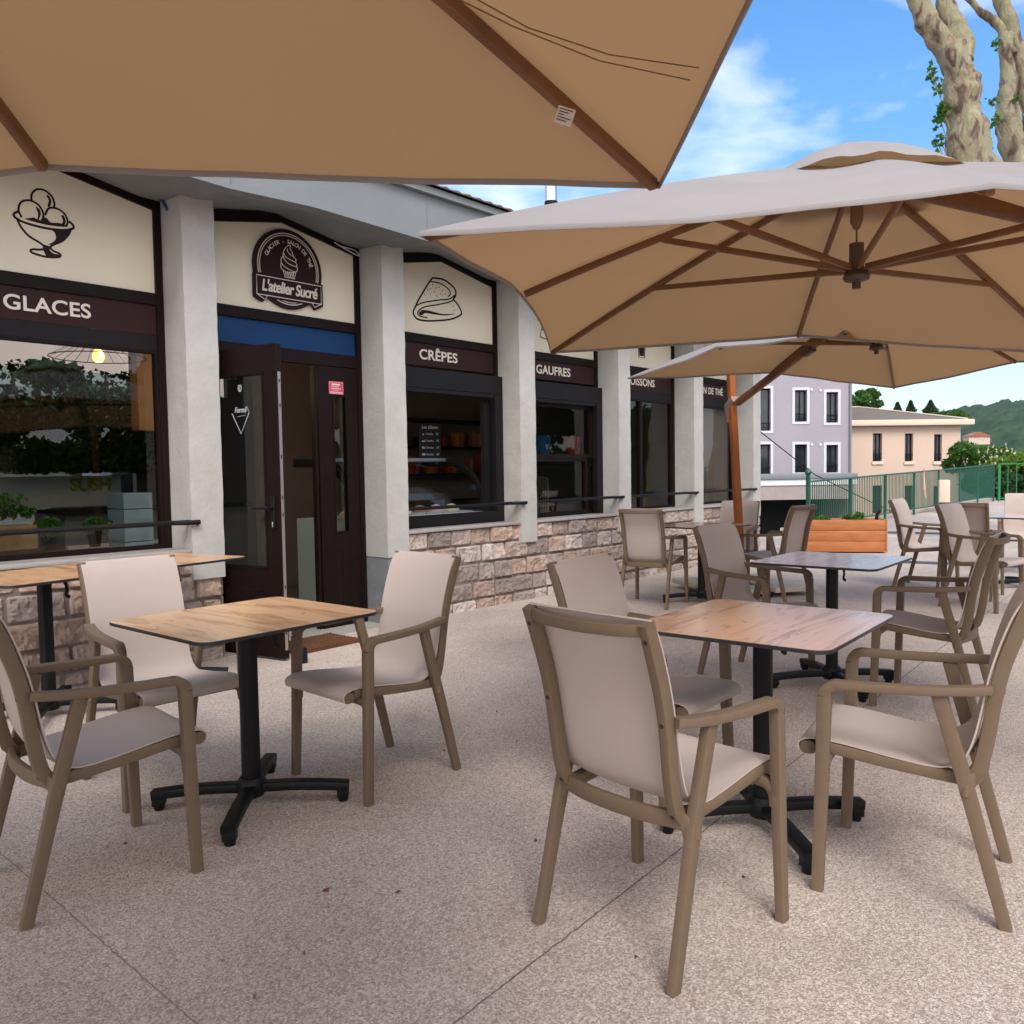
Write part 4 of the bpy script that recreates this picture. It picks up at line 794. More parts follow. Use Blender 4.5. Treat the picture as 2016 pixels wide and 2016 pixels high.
# ------------------------------------------------------------------ tables
def make_table(oak, name='cafe_table'):
    t = thing(name, 'x', 'table', group='square cafe tables on black pedestals'); bm = bmesh.new(); a, b, r_ = .385, .3525, .055
    o = [(cx+r_*math.cos(R(q)), cy+r_*math.sin(R(q))) for cx, cy, s0 in ((a-r_, b-r_, 0), (-a+r_, b-r_, 90), (-a+r_, -b+r_, 180), (a-r_, -b+r_, 270)) for q in range(s0, s0+91, 15)]
    def ring(z, k): return [bm.verts.new((x*(1-k/a), y*(1-k/b), z)) for x, y in o]
    rs = [ring(.732, .004), ring(.7345, 0), ring(.7435, 0), ring(.7455, .0022)]; n = len(o)
    for p, q in zip(rs, rs[1:]):
        for j in range(n): bm.faces.new((p[j], p[(j+1) % n], q[(j+1) % n], q[j])).material_index = 1
    bm.faces.new(rs[0][::-1]).material_index = 1; bm.faces.new(rs[-1])
    obj('tabletop', bm, [oak, M['edge']], t, smooth=30)
    obj('column', sweep(bmesh.new(), [(0, 0, .09), (0, 0, .728)], (1, 0, 0), (.064, .064), .02), M['black'], t, smooth=True)
    bm = B(-.20, .20, -.03, .03, .718, .7315); box(bm, -.03, .03, -.20, .20, .716, .7305); obj('top_bracket', bm, M['black'], t)
    obj('hub', lathe(bmesh.new(), [(.046, .04), (.055, .055), (.055, .10), (.044, .115)], 20), M['black'], t, smooth=True)
    for k in range(4):
        q = R(45+90*k); d = Vector((math.cos(q), math.sin(q), 0)); l = (-d.y, d.x, 0)
        bm = sweep(bmesh.new(), curve([d*.045+Vector((0, 0, .074)), d*.16+Vector((0, 0, .075)), d*.28+Vector((0, 0, .069)), d*.375+Vector((0, 0, .060))], 4), l, [(.052, .036)]*13, .007)
        mt = Matrix.Translation(d*.352) @ Matrix.Rotation(q, 4, 'Z'); box(bm, -.022, .022, -.024, .024, .018, .06, .004, mtx=mt); lathe(bm, [(.017, 0), (.02, .004), (.02, .02)], 12, d*.352)
        obj('base_leg', bm, M['black'], t, smooth=True)
    obj('tilt_lever', sweep(bmesh.new(), curve([(.045, -.02, .715), (.09, -.03, .700), (.105, -.035, .655), (.10, -.033, .625), (.118, -.038, .612)], 4), (0, 1, 0), (.011, .017), .005), M['black'], t, smooth=True)
    return t
TA = make_table(M['oak_y']); TA.location = (1.69, 2.893, 0); TA.rotation_euler = (0, 0, R(1.8)); TA['label'] = 'square oak topped table on a black pedestal between the three chairs at the left'
TB = make_table(M['oak_x']); TB.location = (2.772, 1.282, 0); TB.rotation_euler = (0, 0, R(3.0)); TB['label'] = 'square oak topped table in the right foreground behind the back-turned chair'
for src, x, y, rz, z, lb in [(TB, 4.852, 1.815, 2.1, 1, 'second table along, its pale top mirroring the sky, hanging black lever below'),
    (TB, 7.15, 3.93, 0, 1, 'far table against the stone wall left of the orange parasol post'),
    (TA, 2.34, 4.985, 12, 1.045, 'oak table pushed against the stone wall beside the open door'),
    (TA, 1.63, 4.83, 12, 1.045, 'oak table at the left edge under the shop window rail, black column showing'),
    (TB, 9.9, 1.68, -4, 1, 'farthest table, a sliver of white reflecting top at the right edge')]:
    t = copy_tree(src); t.location = (x, y, 0); t.rotation_euler = (0, 0, R(rz)); t.scale = (1, 1, z); t['label'] = lb
# ------------------------------------------------------------------ parasols
def parasol(cx, cy, a, zc, gx, gy, dt, dh, post_dir, label, s=1.5, lean=0, tagged=False, inset=.038):
    T = thing('cantilever_parasol', label, 'parasol', (cx, cy, 0), 0, 'square taupe cantilever parasols')
    c, sn = math.cos(a), math.sin(a); zm = zc+.1
    def W(u, v, z): return Vector((s*(u*c-v*sn), s*(u*sn+v*c), z+gx*u*s+gy*v*s))
    E_ = [W(-1, -1, zc), W(0, -.97, zm), W(1, -1, zc), W(.97, 0, zm), W(1, 1, zc), W(0, .97, zm), W(-1, 1, zc), W(-.97, 0, zm)]; ap = Vector((0, 0, zc+dt))
    def P(e, t): return ap.lerp(e, t) + Vector((0, 0, .032*4*t*(1-t)))
    bm = bmesh.new(); nt_, nu = 16, 10; hem = []
    for k in range(8):
        e0, e1 = E_[k], E_[(k+1) % 8]; g = []
        for i in range(nt_+1):
            t = .13+.87*i/nt_; p0, p1 = P(e0, t), P(e1, t); row = []
            for j in range(nu+1):
                u = j/nu; q = p0.lerp(p1, u); w_ = 4*u*(1-u); ins = inset*w_*t*t
                q = q + (Vector((-q.x, -q.y, 0)).normalized())*ins + Vector((0, 0, -.030*w_*math.sin(math.pi*min(1, t*.9))))
                q += w_*Vector((0, 0, .011*noise.noise((q.x*2.5+cx, q.y*2.5, k))+.0025*noise.noise((q.x*9+cx, q.y*3, k))))
                row.append(bm.verts.new(q))
            g.append(row)
        for i in range(nt_):
            for j in range(nu): bm.faces.new((g[i][j], g[i+1][j], g[i+1][j+1], g[i][j+1]))
        hem += [v.co.copy() for v in g[-1][:-1]]
    bmesh.ops.remove_doubles(bm, verts=bm.verts, dist=.0015)
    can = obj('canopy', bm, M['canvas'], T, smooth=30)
    obj('hem', sweep(bmesh.new(), [h+Vector((0, 0, -.006)) for h in hem], (0, 0, 1), (.016, .005), .002, closed=True), M['canvas'], can, smooth=True)
    bm = bmesh.new(); g = []; R_ = 24
    for i in range(7):
        t = i/6; row = []
        for j in range(4*R_//4*2):
            th = 2*math.pi*j/(R_*2)+a; q = th-a; rr_ = .355/max(abs(math.cos(q)), abs(math.sin(q)))
            rr_ = min(rr_, .47); x, y = rr_*t*math.cos(th), rr_*t*math.sin(th)
            row.append(bm.verts.new((x, y, zc+dt+.074-.165*t**1.6*(rr_/.385) + t*t*.007*math.sin(q*12+1) + gx*(x*c+y*sn)+gy*(-x*sn+y*c))))
        g.append(row)
    for i in range(6):
        for j in range(len(g[0])): bm.faces.new((g[i][j], g[i][(j+1) % len(g[0])], g[i+1][(j+1) % len(g[0])], g[i+1][j]))
    bmesh.ops.remove_doubles(bm, verts=bm.verts, dist=.0008)
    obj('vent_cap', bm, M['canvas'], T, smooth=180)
    hub = Vector((0, 0, zc+dh))
    for k, e in enumerate(E_):
        d = Vector((e.x, e.y, 0)).normalized(); l = (-d.y, d.x, 0)
        obj('rib', sweep(bmesh.new(), [P(e, .02+.966*i/10)+Vector((0, 0, -.031+.012*(i/10)**4)) for i in range(11)], l, (.022, .030), .004), M['teak'], T, smooth=True)
        q = P(e, .56)+Vector((0, 0, -.040)); obj('strut', sweep(bmesh.new(), [hub+d*.045+Vector((0, 0, .035)), q], l, (.017, .026), .003), M['teak'], T, smooth=True)
    for k in (0, 2, 4, 6):
        e = E_[k]; d = (P(e, 1)-P(e, .97)).normalized(); obj('rib_cap', tube(bmesh.new(), [P(e, .974)+Vector((0, 0, -.018)), P(e, .990)+Vector((0, 0, -.016))], .012, 10), M['hub'], T, smooth=True)
    bm = bmesh.new(); lathe(bm, [(.025, -.022), (.05, -.014), (.056, .0), (.045, .02), (.03, .03)], 20, hub); lathe(bm, [(.018, -.05), (.018, -.02)], 12, hub); lathe(bm, [(.03, .03), (.03, .14)], 16, hub); obj('hub', bm, M['hub'], T, smooth=True)
    bm = sweep(bmesh.new(), [hub+Vector((0, 0, .20)), hub+Vector((0, 0, .235)), hub+Vector((0, 0, dt-dh-.03))], (c, sn, 0), [(.022, .022), (.047, .047), (.047, .047)], .006); tube(bm, [hub+Vector((0, 0, .13)), hub+Vector((0, 0, .22))], .004, 6); obj('centre_pole', bm, M['teak'], T, smooth=True)
    pd = Vector((*post_dir, 0)); l = pd.normalized(); l = Vector((-l.y, l.x, 0)); L_ = Vector((-rt.x, -rt.y, 0)).normalized()*lean
    def po(z): return pd + L_*z + Vector((0, 0, z))
    obj('post', sweep(bmesh.new(), [po(.05), po(2.30)], l, (.072, .072), .012), M['teakpost'], T, smooth=True)
    am = sweep(bmesh.new(), [po(1.955)-pd.normalized()*.10, Vector((0, 0, zc+dt-.075))-pd.normalized()*-.05], l, (.05, .07), .01)
    obj('arm', am, M['teak'], T, smooth=True)
    q0 = po(1.93); bm = sweep(bmesh.new(), [q0+pd.normalized()*.06+Vector((0, 0, -.17)), q0+pd.normalized()*.055+Vector((0, 0, .0)), q0-pd.normalized()*.06+Vector((0, 0, .07))], l, [(.05, .06), (.10, .10), (.095, .07)], .02); obj('clamp', bm, M['grey_plastic'], T, smooth=True)
    q1 = (po(1.955)-pd.normalized()*.10).lerp(Vector((0, 0, zc+dt-.075)), .57); dv = (Vector((0, 0, zc+dt-.075))-po(1.955)).normalized(); obj('arm_collar', sweep(bmesh.new(), [q1-dv*.06, q1+dv*.06], l, (.066, .088), .012), M['hub'], T, smooth=True)
    bm = B(-.5, .5, -.035, .035, .005, .045); box(bm, -.035, .035, -.5, -.036, .005, .045); box(bm, -.035, .035, .036, .5, .005, .045); ob = obj('cross_base', bm, M['black'], T); ob.location = pd; ob.rotation_euler = (0, 0, a)
    if tagged:
        d0 = at(1112, 228, 1)-Vector((0, 0, CH)); q = Vector((0, 0, CH))+d0*((2.045-CH)/d0.z)-Vector((cx, cy, 0)); bm = bmesh.new(); box(bm, -.019, .019, -.001, .001, -.022, .022); lb_ = obj('care_label', bm, M['white'], can); lb_.location = q; lb_.rotation_euler = (R(-20), R(18), -YAW)
        bm = bmesh.new()
        for k in range(5): stroke(bm, [(-.015, .015-.0075*k), (.014-.008*(k % 3), .015-.0075*k)], .002, -.0016, .0006)
        li = obj('label_print', bm, M['ink'], lb_)
    return T
def post_from(E1, r_=1.95): v = Vector(E1).normalized(); return v*r_
def rd(a, u, v): return (u*math.cos(a)-v*math.sin(a), u*math.sin(a)+v*math.cos(a))
parasol(-.266, 1.179, -.807, 1.873, .043, .051, .616, .12, tuple(post_from(rd(-.807, 0, -1))), 'nearest taupe parasol, only its brown underside and white label overhead at the top left', tagged=True, inset=.012)
parasol(3.662, 1.271, -1.013, 1.944, -.042, .028, .631, .152, tuple(post_from(rd(-1.013, 1, 0))), 'middle taupe parasol showing its whole star of wooden struts and a vent cap on top')
parasol(7.008, 2.272, -.553, 2.09, -.015, .021, .62, .15, tuple(post_from(rd(-.553, 0, 1), 1.97)), 'farthest taupe parasol, on the leaning orange post beside the last pillar', lean=.05)
for k, (u, v) in enumerate(((-1, -1), (1, -1), (1, 1), (-1, 1))):
    pp = Vector((7.008, 2.272)) + post_from(rd(-.553, 0, 1), 1.97); d = rd(-.553, u*.29, v*.29)
    o = obj('ballast_slab', B(-.245, .245, -.245, .245, 0, .05, .006), M['slab'], smooth=True); o.location = (pp.x+d[0], pp.y+d[1], .047 if False else .003); o.rotation_euler = (0, 0, -.553)
    o.location.z = .047
    tag(o, 'cream concrete ballast slab on the base of the far parasol, ' + ('nearest the camera', 'at its right end', 'on the far side', 'at its left end')[k], 'slab', 'ballast slabs of the far parasol')
def on_z(px, py, z):
    d = at(px, py, 1)-Vector((0, 0, CH)); return Vector((0, 0, CH))+d*((z-CH)/d.z)
U1 = [o for o in bpy.data.objects if o.get('category') == 'parasol'][0]; bm = bmesh.new()
for P_ in ([(905, -20), (1040, 55), (1200, 108), (1376, 134)], [(905, 0), (1010, 52), (1180, 120), (1358, 158)]): tube(bm, [on_z(x, y, 2.0)-U1.location for x, y in P_], .0013, 5)
obj('shadow_line', bm, M['teak'], U1)  # thin tubes added for the shadow lines across the canopy cloth
# ------------------------------------------------------------------ small things on the paving
o = obj('doormat', B(-.30, .30, -.21, .21, .001, .022, .006), M['coir']); o.location = (3.64, 5.26, 0); o.rotation_euler = (0, 0, R(2)); tag(o, 'brown coir doormat in front of the open shop door', 'doormat')
me = o.data; bm = bmesh.new(); bm.from_mesh(me); bmesh.ops.delete(bm, geom=[f for f in bm.faces if f.normal.z > .9], context='FACES'); n = 46
g = [[bm.verts.new((-.294+.588*i/n, -.204+.408*j/34, .020+.006*noise.noise((i*.9, j*.9, 0))+.004*random.random())) for j in range(35)] for i in range(n+1)]
for i in range(n):
    for j in range(34): bm.faces.new((g[i][j], g[i+1][j], g[i+1][j+1], g[i][j+1]))
bm.to_mesh(me); bm.free()
o = obj('door_stop', lathe(bmesh.new(), [(.036, 0), (.036, .085), (.03, .1), (.012, .102)], 20), M['black'], smooth=True); o.location = (3.235, 4.83, 0); tag(o, 'short black cylindrical door stop on the paving at the foot of the door', 'door stop')
for k in range(22):
    x, y = random.uniform(.9, 3.6), random.uniform(.4, 3.2); bm = bmesh.new(); s = random.uniform(.005, .011); leaves(bm, [(0, 0, 0)], s*2.2, .2); o = obj('fallen_leaf', bm, M['deadleaf']); o.location = (x, y, .006); o.rotation_euler = (random.uniform(-.2, .2), random.uniform(-.2, .2), random.uniform(0, 6)); tag(o, 'tiny dry reddish brown leaf scrap lying on the paving', 'leaf', 'dry leaf scraps on the paving')
t = thing('wooden_planter', 'orange stained plank planter box standing in front of the green fence', 'planter', (12.41, 4.48, 0), R(-60))
bm = bmesh.new()
for z in (.02, .18, .34): box(bm, -.58, .58, 0, .03, z, z+.155, .004); box(bm, -.56, .56, .44, .47, z, z+.155, .004)
obj('long_boards', bm, M['planter'], t, smooth=True); bm = bmesh.new()
for z in (.02, .18, .34): box(bm, .583, .613, .0, .47, z, z+.155, .004)
obj('end_boards', bm, M['planter'], t, smooth=True); bm = bmesh.new()
for z in (.02, .18, .34): box(bm, -.613, -.583, 0, .47, z, z+.155, .004)
obj('end_boards', bm, M['planter'], t, smooth=True); obj('soil', B(-.57, .57, .033, .437, .40, .43), M['deadleaf'], t)
bm = bmesh.new(); leaves(bm, crown_points((.18, .22, .50), (.16, .12, .10), 160)+crown_points((-.3, .22, .48), (.2, .12, .07), 120), .07); obj('plants', bm, M['leaf'], t)
obj('watering_spout', tube(bmesh.new(), curve([(.50, .2, .43), (.51, .2, .55), (.55, .2, .62)], 3), .025, 8), M['black'], t, smooth=True)
# ------------------------------------------------------------------ green fences
def fence(p, q, z0a, z1a, z0b, z1b, step, name, label, m_, npost, finial=True, barw=.014):
    t = thing(name, label, 'fence', (0, 0, 0)); p, q = Vector((*p, 0)), Vector((*q, 0)); Ln = (q-p).length; d = (q-p)/Ln; l = Vector((-d.y, d.x, 0))
    zt = lambda s: z1a+(z1b-z1a)*s/Ln; zb = lambda s: z0a+(z0b-z0a)*s/Ln; V3 = lambda s, z: p+d*s+Vector((0, 0, z))
    obj('top_rail', sweep(bmesh.new(), [V3(.0, zt(0)-.02), V3(Ln, zt(Ln)-.02)], l, (.045, .035), .006), m_, t, smooth=True); obj('bottom_rail', sweep(bmesh.new(), [V3(0, zb(0)+.08), V3(Ln, zb(Ln)+.08)], l, (.035, .03), .005), m_, t, smooth=True)
    seg = Ln/npost
    for k in range(npost+1):
        s = min(Ln, seg*k); bm = sweep(bmesh.new(), [V3(s, zb(s)-.1), V3(s, zt(s)+(.10 if k == 0 and finial else -.005))], l, (.07, .07) if k == 0 else (.05, .05), .008)
        if k == 0 and finial: lathe(bm, [(.02, 0), (.05, .02), (.065, .06), (.05, .10), (.02, .13), (.01, .15)], 14, V3(s, zt(s)+.10))
        obj('post', bm, m_, t, smooth=True)
        if k < npost:
            bm = bmesh.new(); n = int(seg/step)
            for j in range(1, n): s2 = s+seg*j/n; sweep(bm, [V3(s2, zb(s2)+.096), V3(s2, zt(s2)-.039)], l, (barw, barw), .003)
            obj('pickets', bm, m_, t)
    return t
fence((15.8, 6.38), (32.3, 6.56), .06, 1.02, .10, 1.27, .112, 'picket_fence', 'dark green metal picket fence running away along the terrace edge', M['green'], 7, barw=.017)
fence((32.34, 6.40), (32.9, -9), .02, 1.30, .02, 1.35, .24, 'railing', 'lighter green railing with wide spaced bars in front of the chestnut bushes', M['green2'], 6, False, .02)
o = obj('fence_kerb', B(15.6, 32.9, 6.62, 6.86, 0.001, .10, .01), M['slab'], smooth=True); tag(o, kind='structure')
o = obj('concrete_post', B(-.14, .14, -.13, .13, 0, .88, .02), M['pinktrim'], smooth=True); o.location = (24.35, 6.12, 0); o.rotation_euler = (0, 0, R(20)); tag(o, 'pale concrete block standing upright in front of the green picket fence', 'post')
bm = bmesh.new(); 
for k in range(5): sweep(bm, curve([(.02*k, .01*k, 0), (.02*k+random.uniform(-.05, .05), .01, -.25), (.03*k+random.uniform(-.06, .06), .0, -.55-.06*k)], 4), (1, 0, 0), (.035, .003), .001)
o = obj('warning_tape', bm, M['redtape']); o.location = (23.55, 6.40, 1.20); tag(o, 'red and white warning tape knotted on the green picket fence', 'tape')
# ------------------------------------------------------------------ buildings beyond the fence
hr = Vector((math.cos(YAW), -math.sin(YAW), 0)); hf = Vector((math.sin(YAW), math.cos(YAW), 0))
class Plane:
    def __init__(s, px, d, rot):
        s.o = at(px, 905, d); s.o.z = 0; a = R(rot); s.u = hr*math.cos(a)+hf*math.sin(a); s.n = hf*math.cos(a)-hr*math.sin(a); s.rz = math.atan2(s.u.y, s.u.x)
    def __call__(s, px, py):
        d = at(px, py, 1)-Vector((0, 0, CH)); o = Vector((0, 0, CH)); t = (s.o-o).dot(s.n)/d.dot(s.n); q = o+d*t; return (q-s.o).dot(s.u), q.z
    def rect(s, x0, x1, y0, y1):
        a, z1 = s((x0), y0); b, z0 = s(x1, y1); return a, b, z0, z1
def building(pl, name, label, wx0, wx1, ztop, wall_m, wins, trim_m, trim, depth=9, zbot=-3.3, cut=.28):
    T = thing(name, label, 'building', pl.o, pl.rz)
    # wall front made of strips round the openings
    xs_ = sorted({wx0, wx1, *[w[0] for w in wins], *[w[1] for w in wins]}); bm = bmesh.new()
    for a, b in zip(xs_, xs_[1:]):
        cuts = sorted([(w[2], w[3]) for w in wins if w[0] <= a+1e-4 and w[1] >= b-1e-4]); z = zbot
        for c0, c1 in cuts: box(bm, a, b, 0, cut, z, c0); z = c1
        box(bm, a, b, 0, cut, z, ztop)
    bmesh.ops.remove_doubles(bm, verts=bm.verts, dist=.0005)
    box(bm, wx0, wx0+.3, cut, depth, zbot, ztop); box(bm, wx1-.3, wx1, cut, depth, zbot, ztop); box(bm, wx0+.3, wx1-.3, depth-.3, depth, zbot, ztop)
    obj('wall', bm, wall_m, T)
    for (a, b, c0, c1, *k) in wins:
        bm = bmesh.new(); t_ = trim
        if t_:
            for q in ((a-t_, a, c0-t_, c1+t_), (b, b+t_, c0-t_, c1+t_), (a, b, c1, c1+t_), (a, b, c0-t_, c0)): box(bm, q[0], q[1], -.035, .02, q[2], q[3])
        f = obj('window', bm if t_ else B(a-.06, b+.06, -.08, .04, c0-.18, c0-.004), trim_m, T)
        bm = bmesh.new()
        for q in ((a+.002, a+.07, c0+.002, c1-.002), (b-.07, b-.002, c0+.002, c1-.002), (a+.07, b-.07, c0+.002, c0+.08), (a+.07, b-.07, c1-.08, c1-.002), ((a+b)/2-.03, (a+b)/2+.03, c0+.08, c1-.08)): box(bm, q[0], q[1], .17, .23, q[2], q[3])
        obj('frame', bm, M['darkgrey'], f); obj('pane', B(a+.07, b-.07, .20, .21, c0+.08, c1-.08), M['winglass'], f)
        bm = bmesh.new(); tube(bm, [(a, .05, c0+.42), (b, .05, c0+.42)], .022, 6)
        tube(bm, [(a, .05, c0+.16), (b, .05, c0+.16)], .018, 6)
        for j in range(7): x = a+(b-a)*(j+.5)/7; tube(bm, [(x, .05, c0+.16), (x, .05, c0+.42)], .010, 4)
        obj('window_rail', bm, M['black'], f)
    return T
pl = Plane(1600, 45, 4); tr_ = .16
wl = []
for x0, x1, y0, y1 in ((1564.5, 1588.5, 768, 830), (1626.5, 1649.5, 772, 832), (1564.5, 1588.5, 875, 930), (1626.5, 1649.5, 876, 930)): wl.append(pl.rect(x0, x1, y0, y1))
for y0, y1 in ((765, 848), (875, 936)): wl.append(pl.rect(1480, 1517, y0, y1))
for x0, x1 in ((1564.5, 1588.5), (1626.5, 1649.5)): a, b, c0, c1 = pl.rect(x0, x1, 770, 831); wl.append((a, b, c0+2.95, c1+2.95))
xr = pl(1677, 850)[0]
lb_ = building(pl, 'lavender_house', 'lavender grey rendered house with white window surrounds behind the orange post', -9, xr, 8.6, M['lav'], wl, mat('window_surround_paint', (.60, .60, .63), .7), .14)
obj('drainpipe', tube(bmesh.new(), [(xr-.12, -.06, -3), (xr-.12, -.06, 8.4)], .06, 10), M['pgrey'], lb_, smooth=True)
rf = bmesh.new(); prism(rf, [(-.6, 8.6), (4.5, 10.6), (9.6, 8.6)], -9.5, xr+.3); o = obj('roof', rf, M['tile'], lb_); o.data.transform(Matrix(((0, 1, 0, 0), (1, 0, 0, 0), (0, 0, 1, 0), (0, 0, 0, 1))))
bm = bmesh.new()
for x, y in ((1597.5, 767), (1615, 768.5), (1598, 875), (1615, 875)): u, z = pl(x, y); tube(bm, [(u, -.04, z), (u, -.001, z)], .07, 10)
obj('shutter_hook', bm, M['white'], lb_)
pl = Plane(1790, 47, 5); wl = [pl.rect(a, b, c, d) for a, b, c, d in ((1718.5, 1736.5, 853, 908), (1781.5, 1797.5, 853.5, 908), (1839, 1854, 855, 908))]
wl += [(a, b, c0-2.95, c1-2.95) for a, b, c0, c1 in wl]
x1 = pl(1891, 870)[0]; zt = pl(1790, 838)[1]; x0 = pl(1676, 870)[0]-4
pb = building(pl, 'peach_house', 'low peach rendered house with a flat cornice and three dark windows above the green fence', x0, x1, zt, M['pink'], wl, M['pinktrim'], 0, 11)
obj('cornice', B(x0, x1+.55, -.45, 11.5, zt, zt+.32, .03), M['pinktrim'], pb, smooth=True)
bm = bmesh.new(); e = zt+.322; pts = [(x0, -.2, e), (x1+.3, -.2, e), (x1+.3, 11.2, e), (x0, 11.2, e)]; ry = 4.2; rx = x1-3.9; top = e+1.05
v = [bm.verts.new(p) for p in pts]; a_, b_ = bm.verts.new((x0, ry, top)), bm.verts.new((rx, ry, top))
for f in ((v[0], v[1], b_, a_), (v[1], v[2], b_), (v[2], v[3], a_, b_), (v[3], v[0], a_)): bm.faces.new(f)
hr_ = obj('hip_roof', bm, M['groof'], pb); obj('ridge_cap', sweep(bmesh.new(), [(x0, ry, top+.03), (rx, ry, top+.03), (x1+.28, -.2, e+.04)], (0, 0, 1), (.07, .16), .02), M['pinktrim'], hr_, smooth=True)
pl = Plane(1560, 39, 3); u0, u1 = pl(1400, 950)[0], pl(1683, 950)[0]; zc_ = pl(1540, 944)[1]; zg = pl(1540, 984)[1]
t = thing('garage_block', 'grey pink garage wall with a pale coping and a dark opening behind the planter', 'building', pl.o, pl.rz)
obj('wall', B(u0, u1, 0, 3.5, zg, zc_), M['lowwall'], t); obj('coping', B(u0, u1+.1, -.12, 3.6, zc_+.002, zc_+.25, .03), M['fascia'], t, smooth=True); obj('coping', B(u0, u1+.1, -.05, 3.6, zc_-.28, zc_-.002), M['white'], t)
obj('opening', B(u0, u1, 3.0, 3.4, -3.28, zg-.002), M['void'], t); obj('side_pier', B(u1-.3, u1, 0, 2.99, -3.28, zg-.002), M['lowwall'], t)  # near-black panel in the opening, garage shade put into its colour
bm = bmesh.new(); tube(bm, [at(1497, 850, 30), at(1605, 935, 33), at(1760, 1010, 37)], .02, 6); tag(obj('stair_cable', bm, M['darkgrey']), 'thin dark slanting cable crossing in front of the lavender house', 'cable')
# ------------------------------------------------------------------ trees
def tree(name, label, pos, h, crown, n, size, m_, trunk=.12, cat='tree', blossom=0, group=None, base=-3.3, clumps=16):
    T = thing(name, label, cat, (pos[0], pos[1], base), 0, group); z0 = pos[2]-base
    bm = bmesh.new(); tube(bm, curve([(0, 0, 0), (.1, .05, z0*.4), (-.05, 0, z0*.75), (0, 0, z0)], 4), [trunk*(1-.5*i/12) for i in range(13)], 8)
    for k in range(5):
        a = k*1.3; tube(bm, curve([(0, 0, z0*.6), (crown[0]*.4*math.cos(a), crown[1]*.4*math.sin(a), z0*.85), (crown[0]*.7*math.cos(a), crown[1]*.7*math.sin(a), z0+crown[2]*.3)], 3), [trunk*.4, trunk*.35, trunk*.3, trunk*.25, trunk*.2, trunk*.15, trunk*.1], 6)
    obj('trunk', bm, M['bark'], T, smooth=True); bm = bmesh.new(); leaves(bm, crown_points((0, 0, z0), crown, n, clumps), size); c = obj('crown', bm, m_, T, recalc=False)
    if blossom:
        bm = bmesh.new()
        for p in crown_points((0, 0, z0), [x*1.05 for x in crown], blossom, clumps, .9): leaves(bm, [(p[0]+random.gauss(0, .02), p[1]+random.gauss(0, .02), p[2]+.05*q) for q in range(4)], .09)
        obj('blossom', bm, M['blossom'], c, recalc=False)
    return T
g_ = 'chestnut bushes behind the green railing'
tree('chestnut_bush', 'chestnut bush with pale blossom, directly right of the peach house', at(1928, 912, 41), 0, (1.5, 1.5, 1.15), 5200, .20, M['leaf'], blossom=90, group=g_)
tree('chestnut_bush', 'rounded chestnut bush at the right edge above the green railing', at(1998, 925, 39), 0, (1.5, 1.5, 1.0), 5200, .20, M['leafy'], blossom=80, group=g_)
tree('chestnut_bush', 'darker low bush seen through the bars of the lighter green railing', at(1965, 965, 37), 0, (2.6, 1.4, .85), 5000, .20, M['leafd'], group=g_)
tree('chestnut_bush', 'bright bush behind the farthest armchair at the right edge', at(2050, 955, 38), 0, (1.8, 1.4, 1.2), 3500, .20, M['leaf'], group=g_)
tree('leafy_tree', 'bright green spreading tree rising behind the lavender house', at(1697, 786, 75), 0, (2.2, 1.5, 1.1), 2600, .26, M['leaf'], .2)
tree('leafy_tree', 'low green tree crowns just behind the right end of the peach roof', at(1862, 822, 78), 0, (2.6, 1.8, .9), 2600, .26, M['leaf'], .2)
def conifer(label, pos, top, r_, base=-3.3):
    T = thing('conifer', label, 'tree', (pos[0], pos[1], base), 0, 'conifers behind the peach roof'); h = top-base
    obj('trunk', tube(bmesh.new(), [(0, 0, 0), (0, 0, h)], [.2, .02], 8), M['bark'], T); pts = []
    for _ in range(2200):
        z = 1-.45*random.random()**1.6; tier = (z*14) % 1; rr_ = r_*(1-z)/.55*(.55+.45*(1-tier)); a = random.uniform(0, 6.28); q = rr_*math.sqrt(random.random()); pts.append((q*math.cos(a), q*math.sin(a), h*z-.25*q))
    bm = bmesh.new(); leaves(bm, pts, .30, hang=.3); obj('crown', bm, M['leafd'], T, recalc=False)
for px, py, lb in ((1767, 794, 'leftmost slim conifer tip above the peach roof'), (1793, 791, 'middle slim conifer tip above the peach roof'), (1832, 790, 'rightmost and widest conifer tip above the peach roof')):
    p = at(px, py, 85); conifer(lb, p, p.z, 6.5 if px > 1800 else 4.2)
p = at(1922, 858, 560); t = thing('hillside_house', 'tiny pale house among the trees of the far hill', 'house', (p.x, p.y, p.z-6), -YAW); obj('wall', B(-7, 7, -4, 4, 0, 5.5), M['pink'], t); obj('roof', prism(bmesh.new(), [(-8, 5.5), (0, 8.5), (8, 5.5)], -5, 5), M['teakpost'], t)
def limb(bm, P, rad, seed, knob=.24, seg=22, n=9):
    pts = curve(P, n); N_ = len(pts); rs = []
    for i in range(N_):
        f = i/(N_-1)*(len(rad)-1); k = min(int(f), len(rad)-2); rs.append(rad[k]+(rad[k+1]-rad[k])*(f-k))
    i0 = len(bm.verts); tube(bm, pts, rs, seg); bm.verts.ensure_lookup_table()
    for i in range(N_):
        for j in range(seg):
            v = bm.verts[i0+i*seg+j]; d = v.co-pts[i]; r_ = d.length; q = v.co*2.3+Vector((seed, 0, 0))
            v.co += d.normalized()*r_*(knob*1.6*noise.noise(q)+knob*1.5*max(0, noise.noise(q*2.1+Vector((9, 0, 0))))+.10*noise.noise(q*5.5))
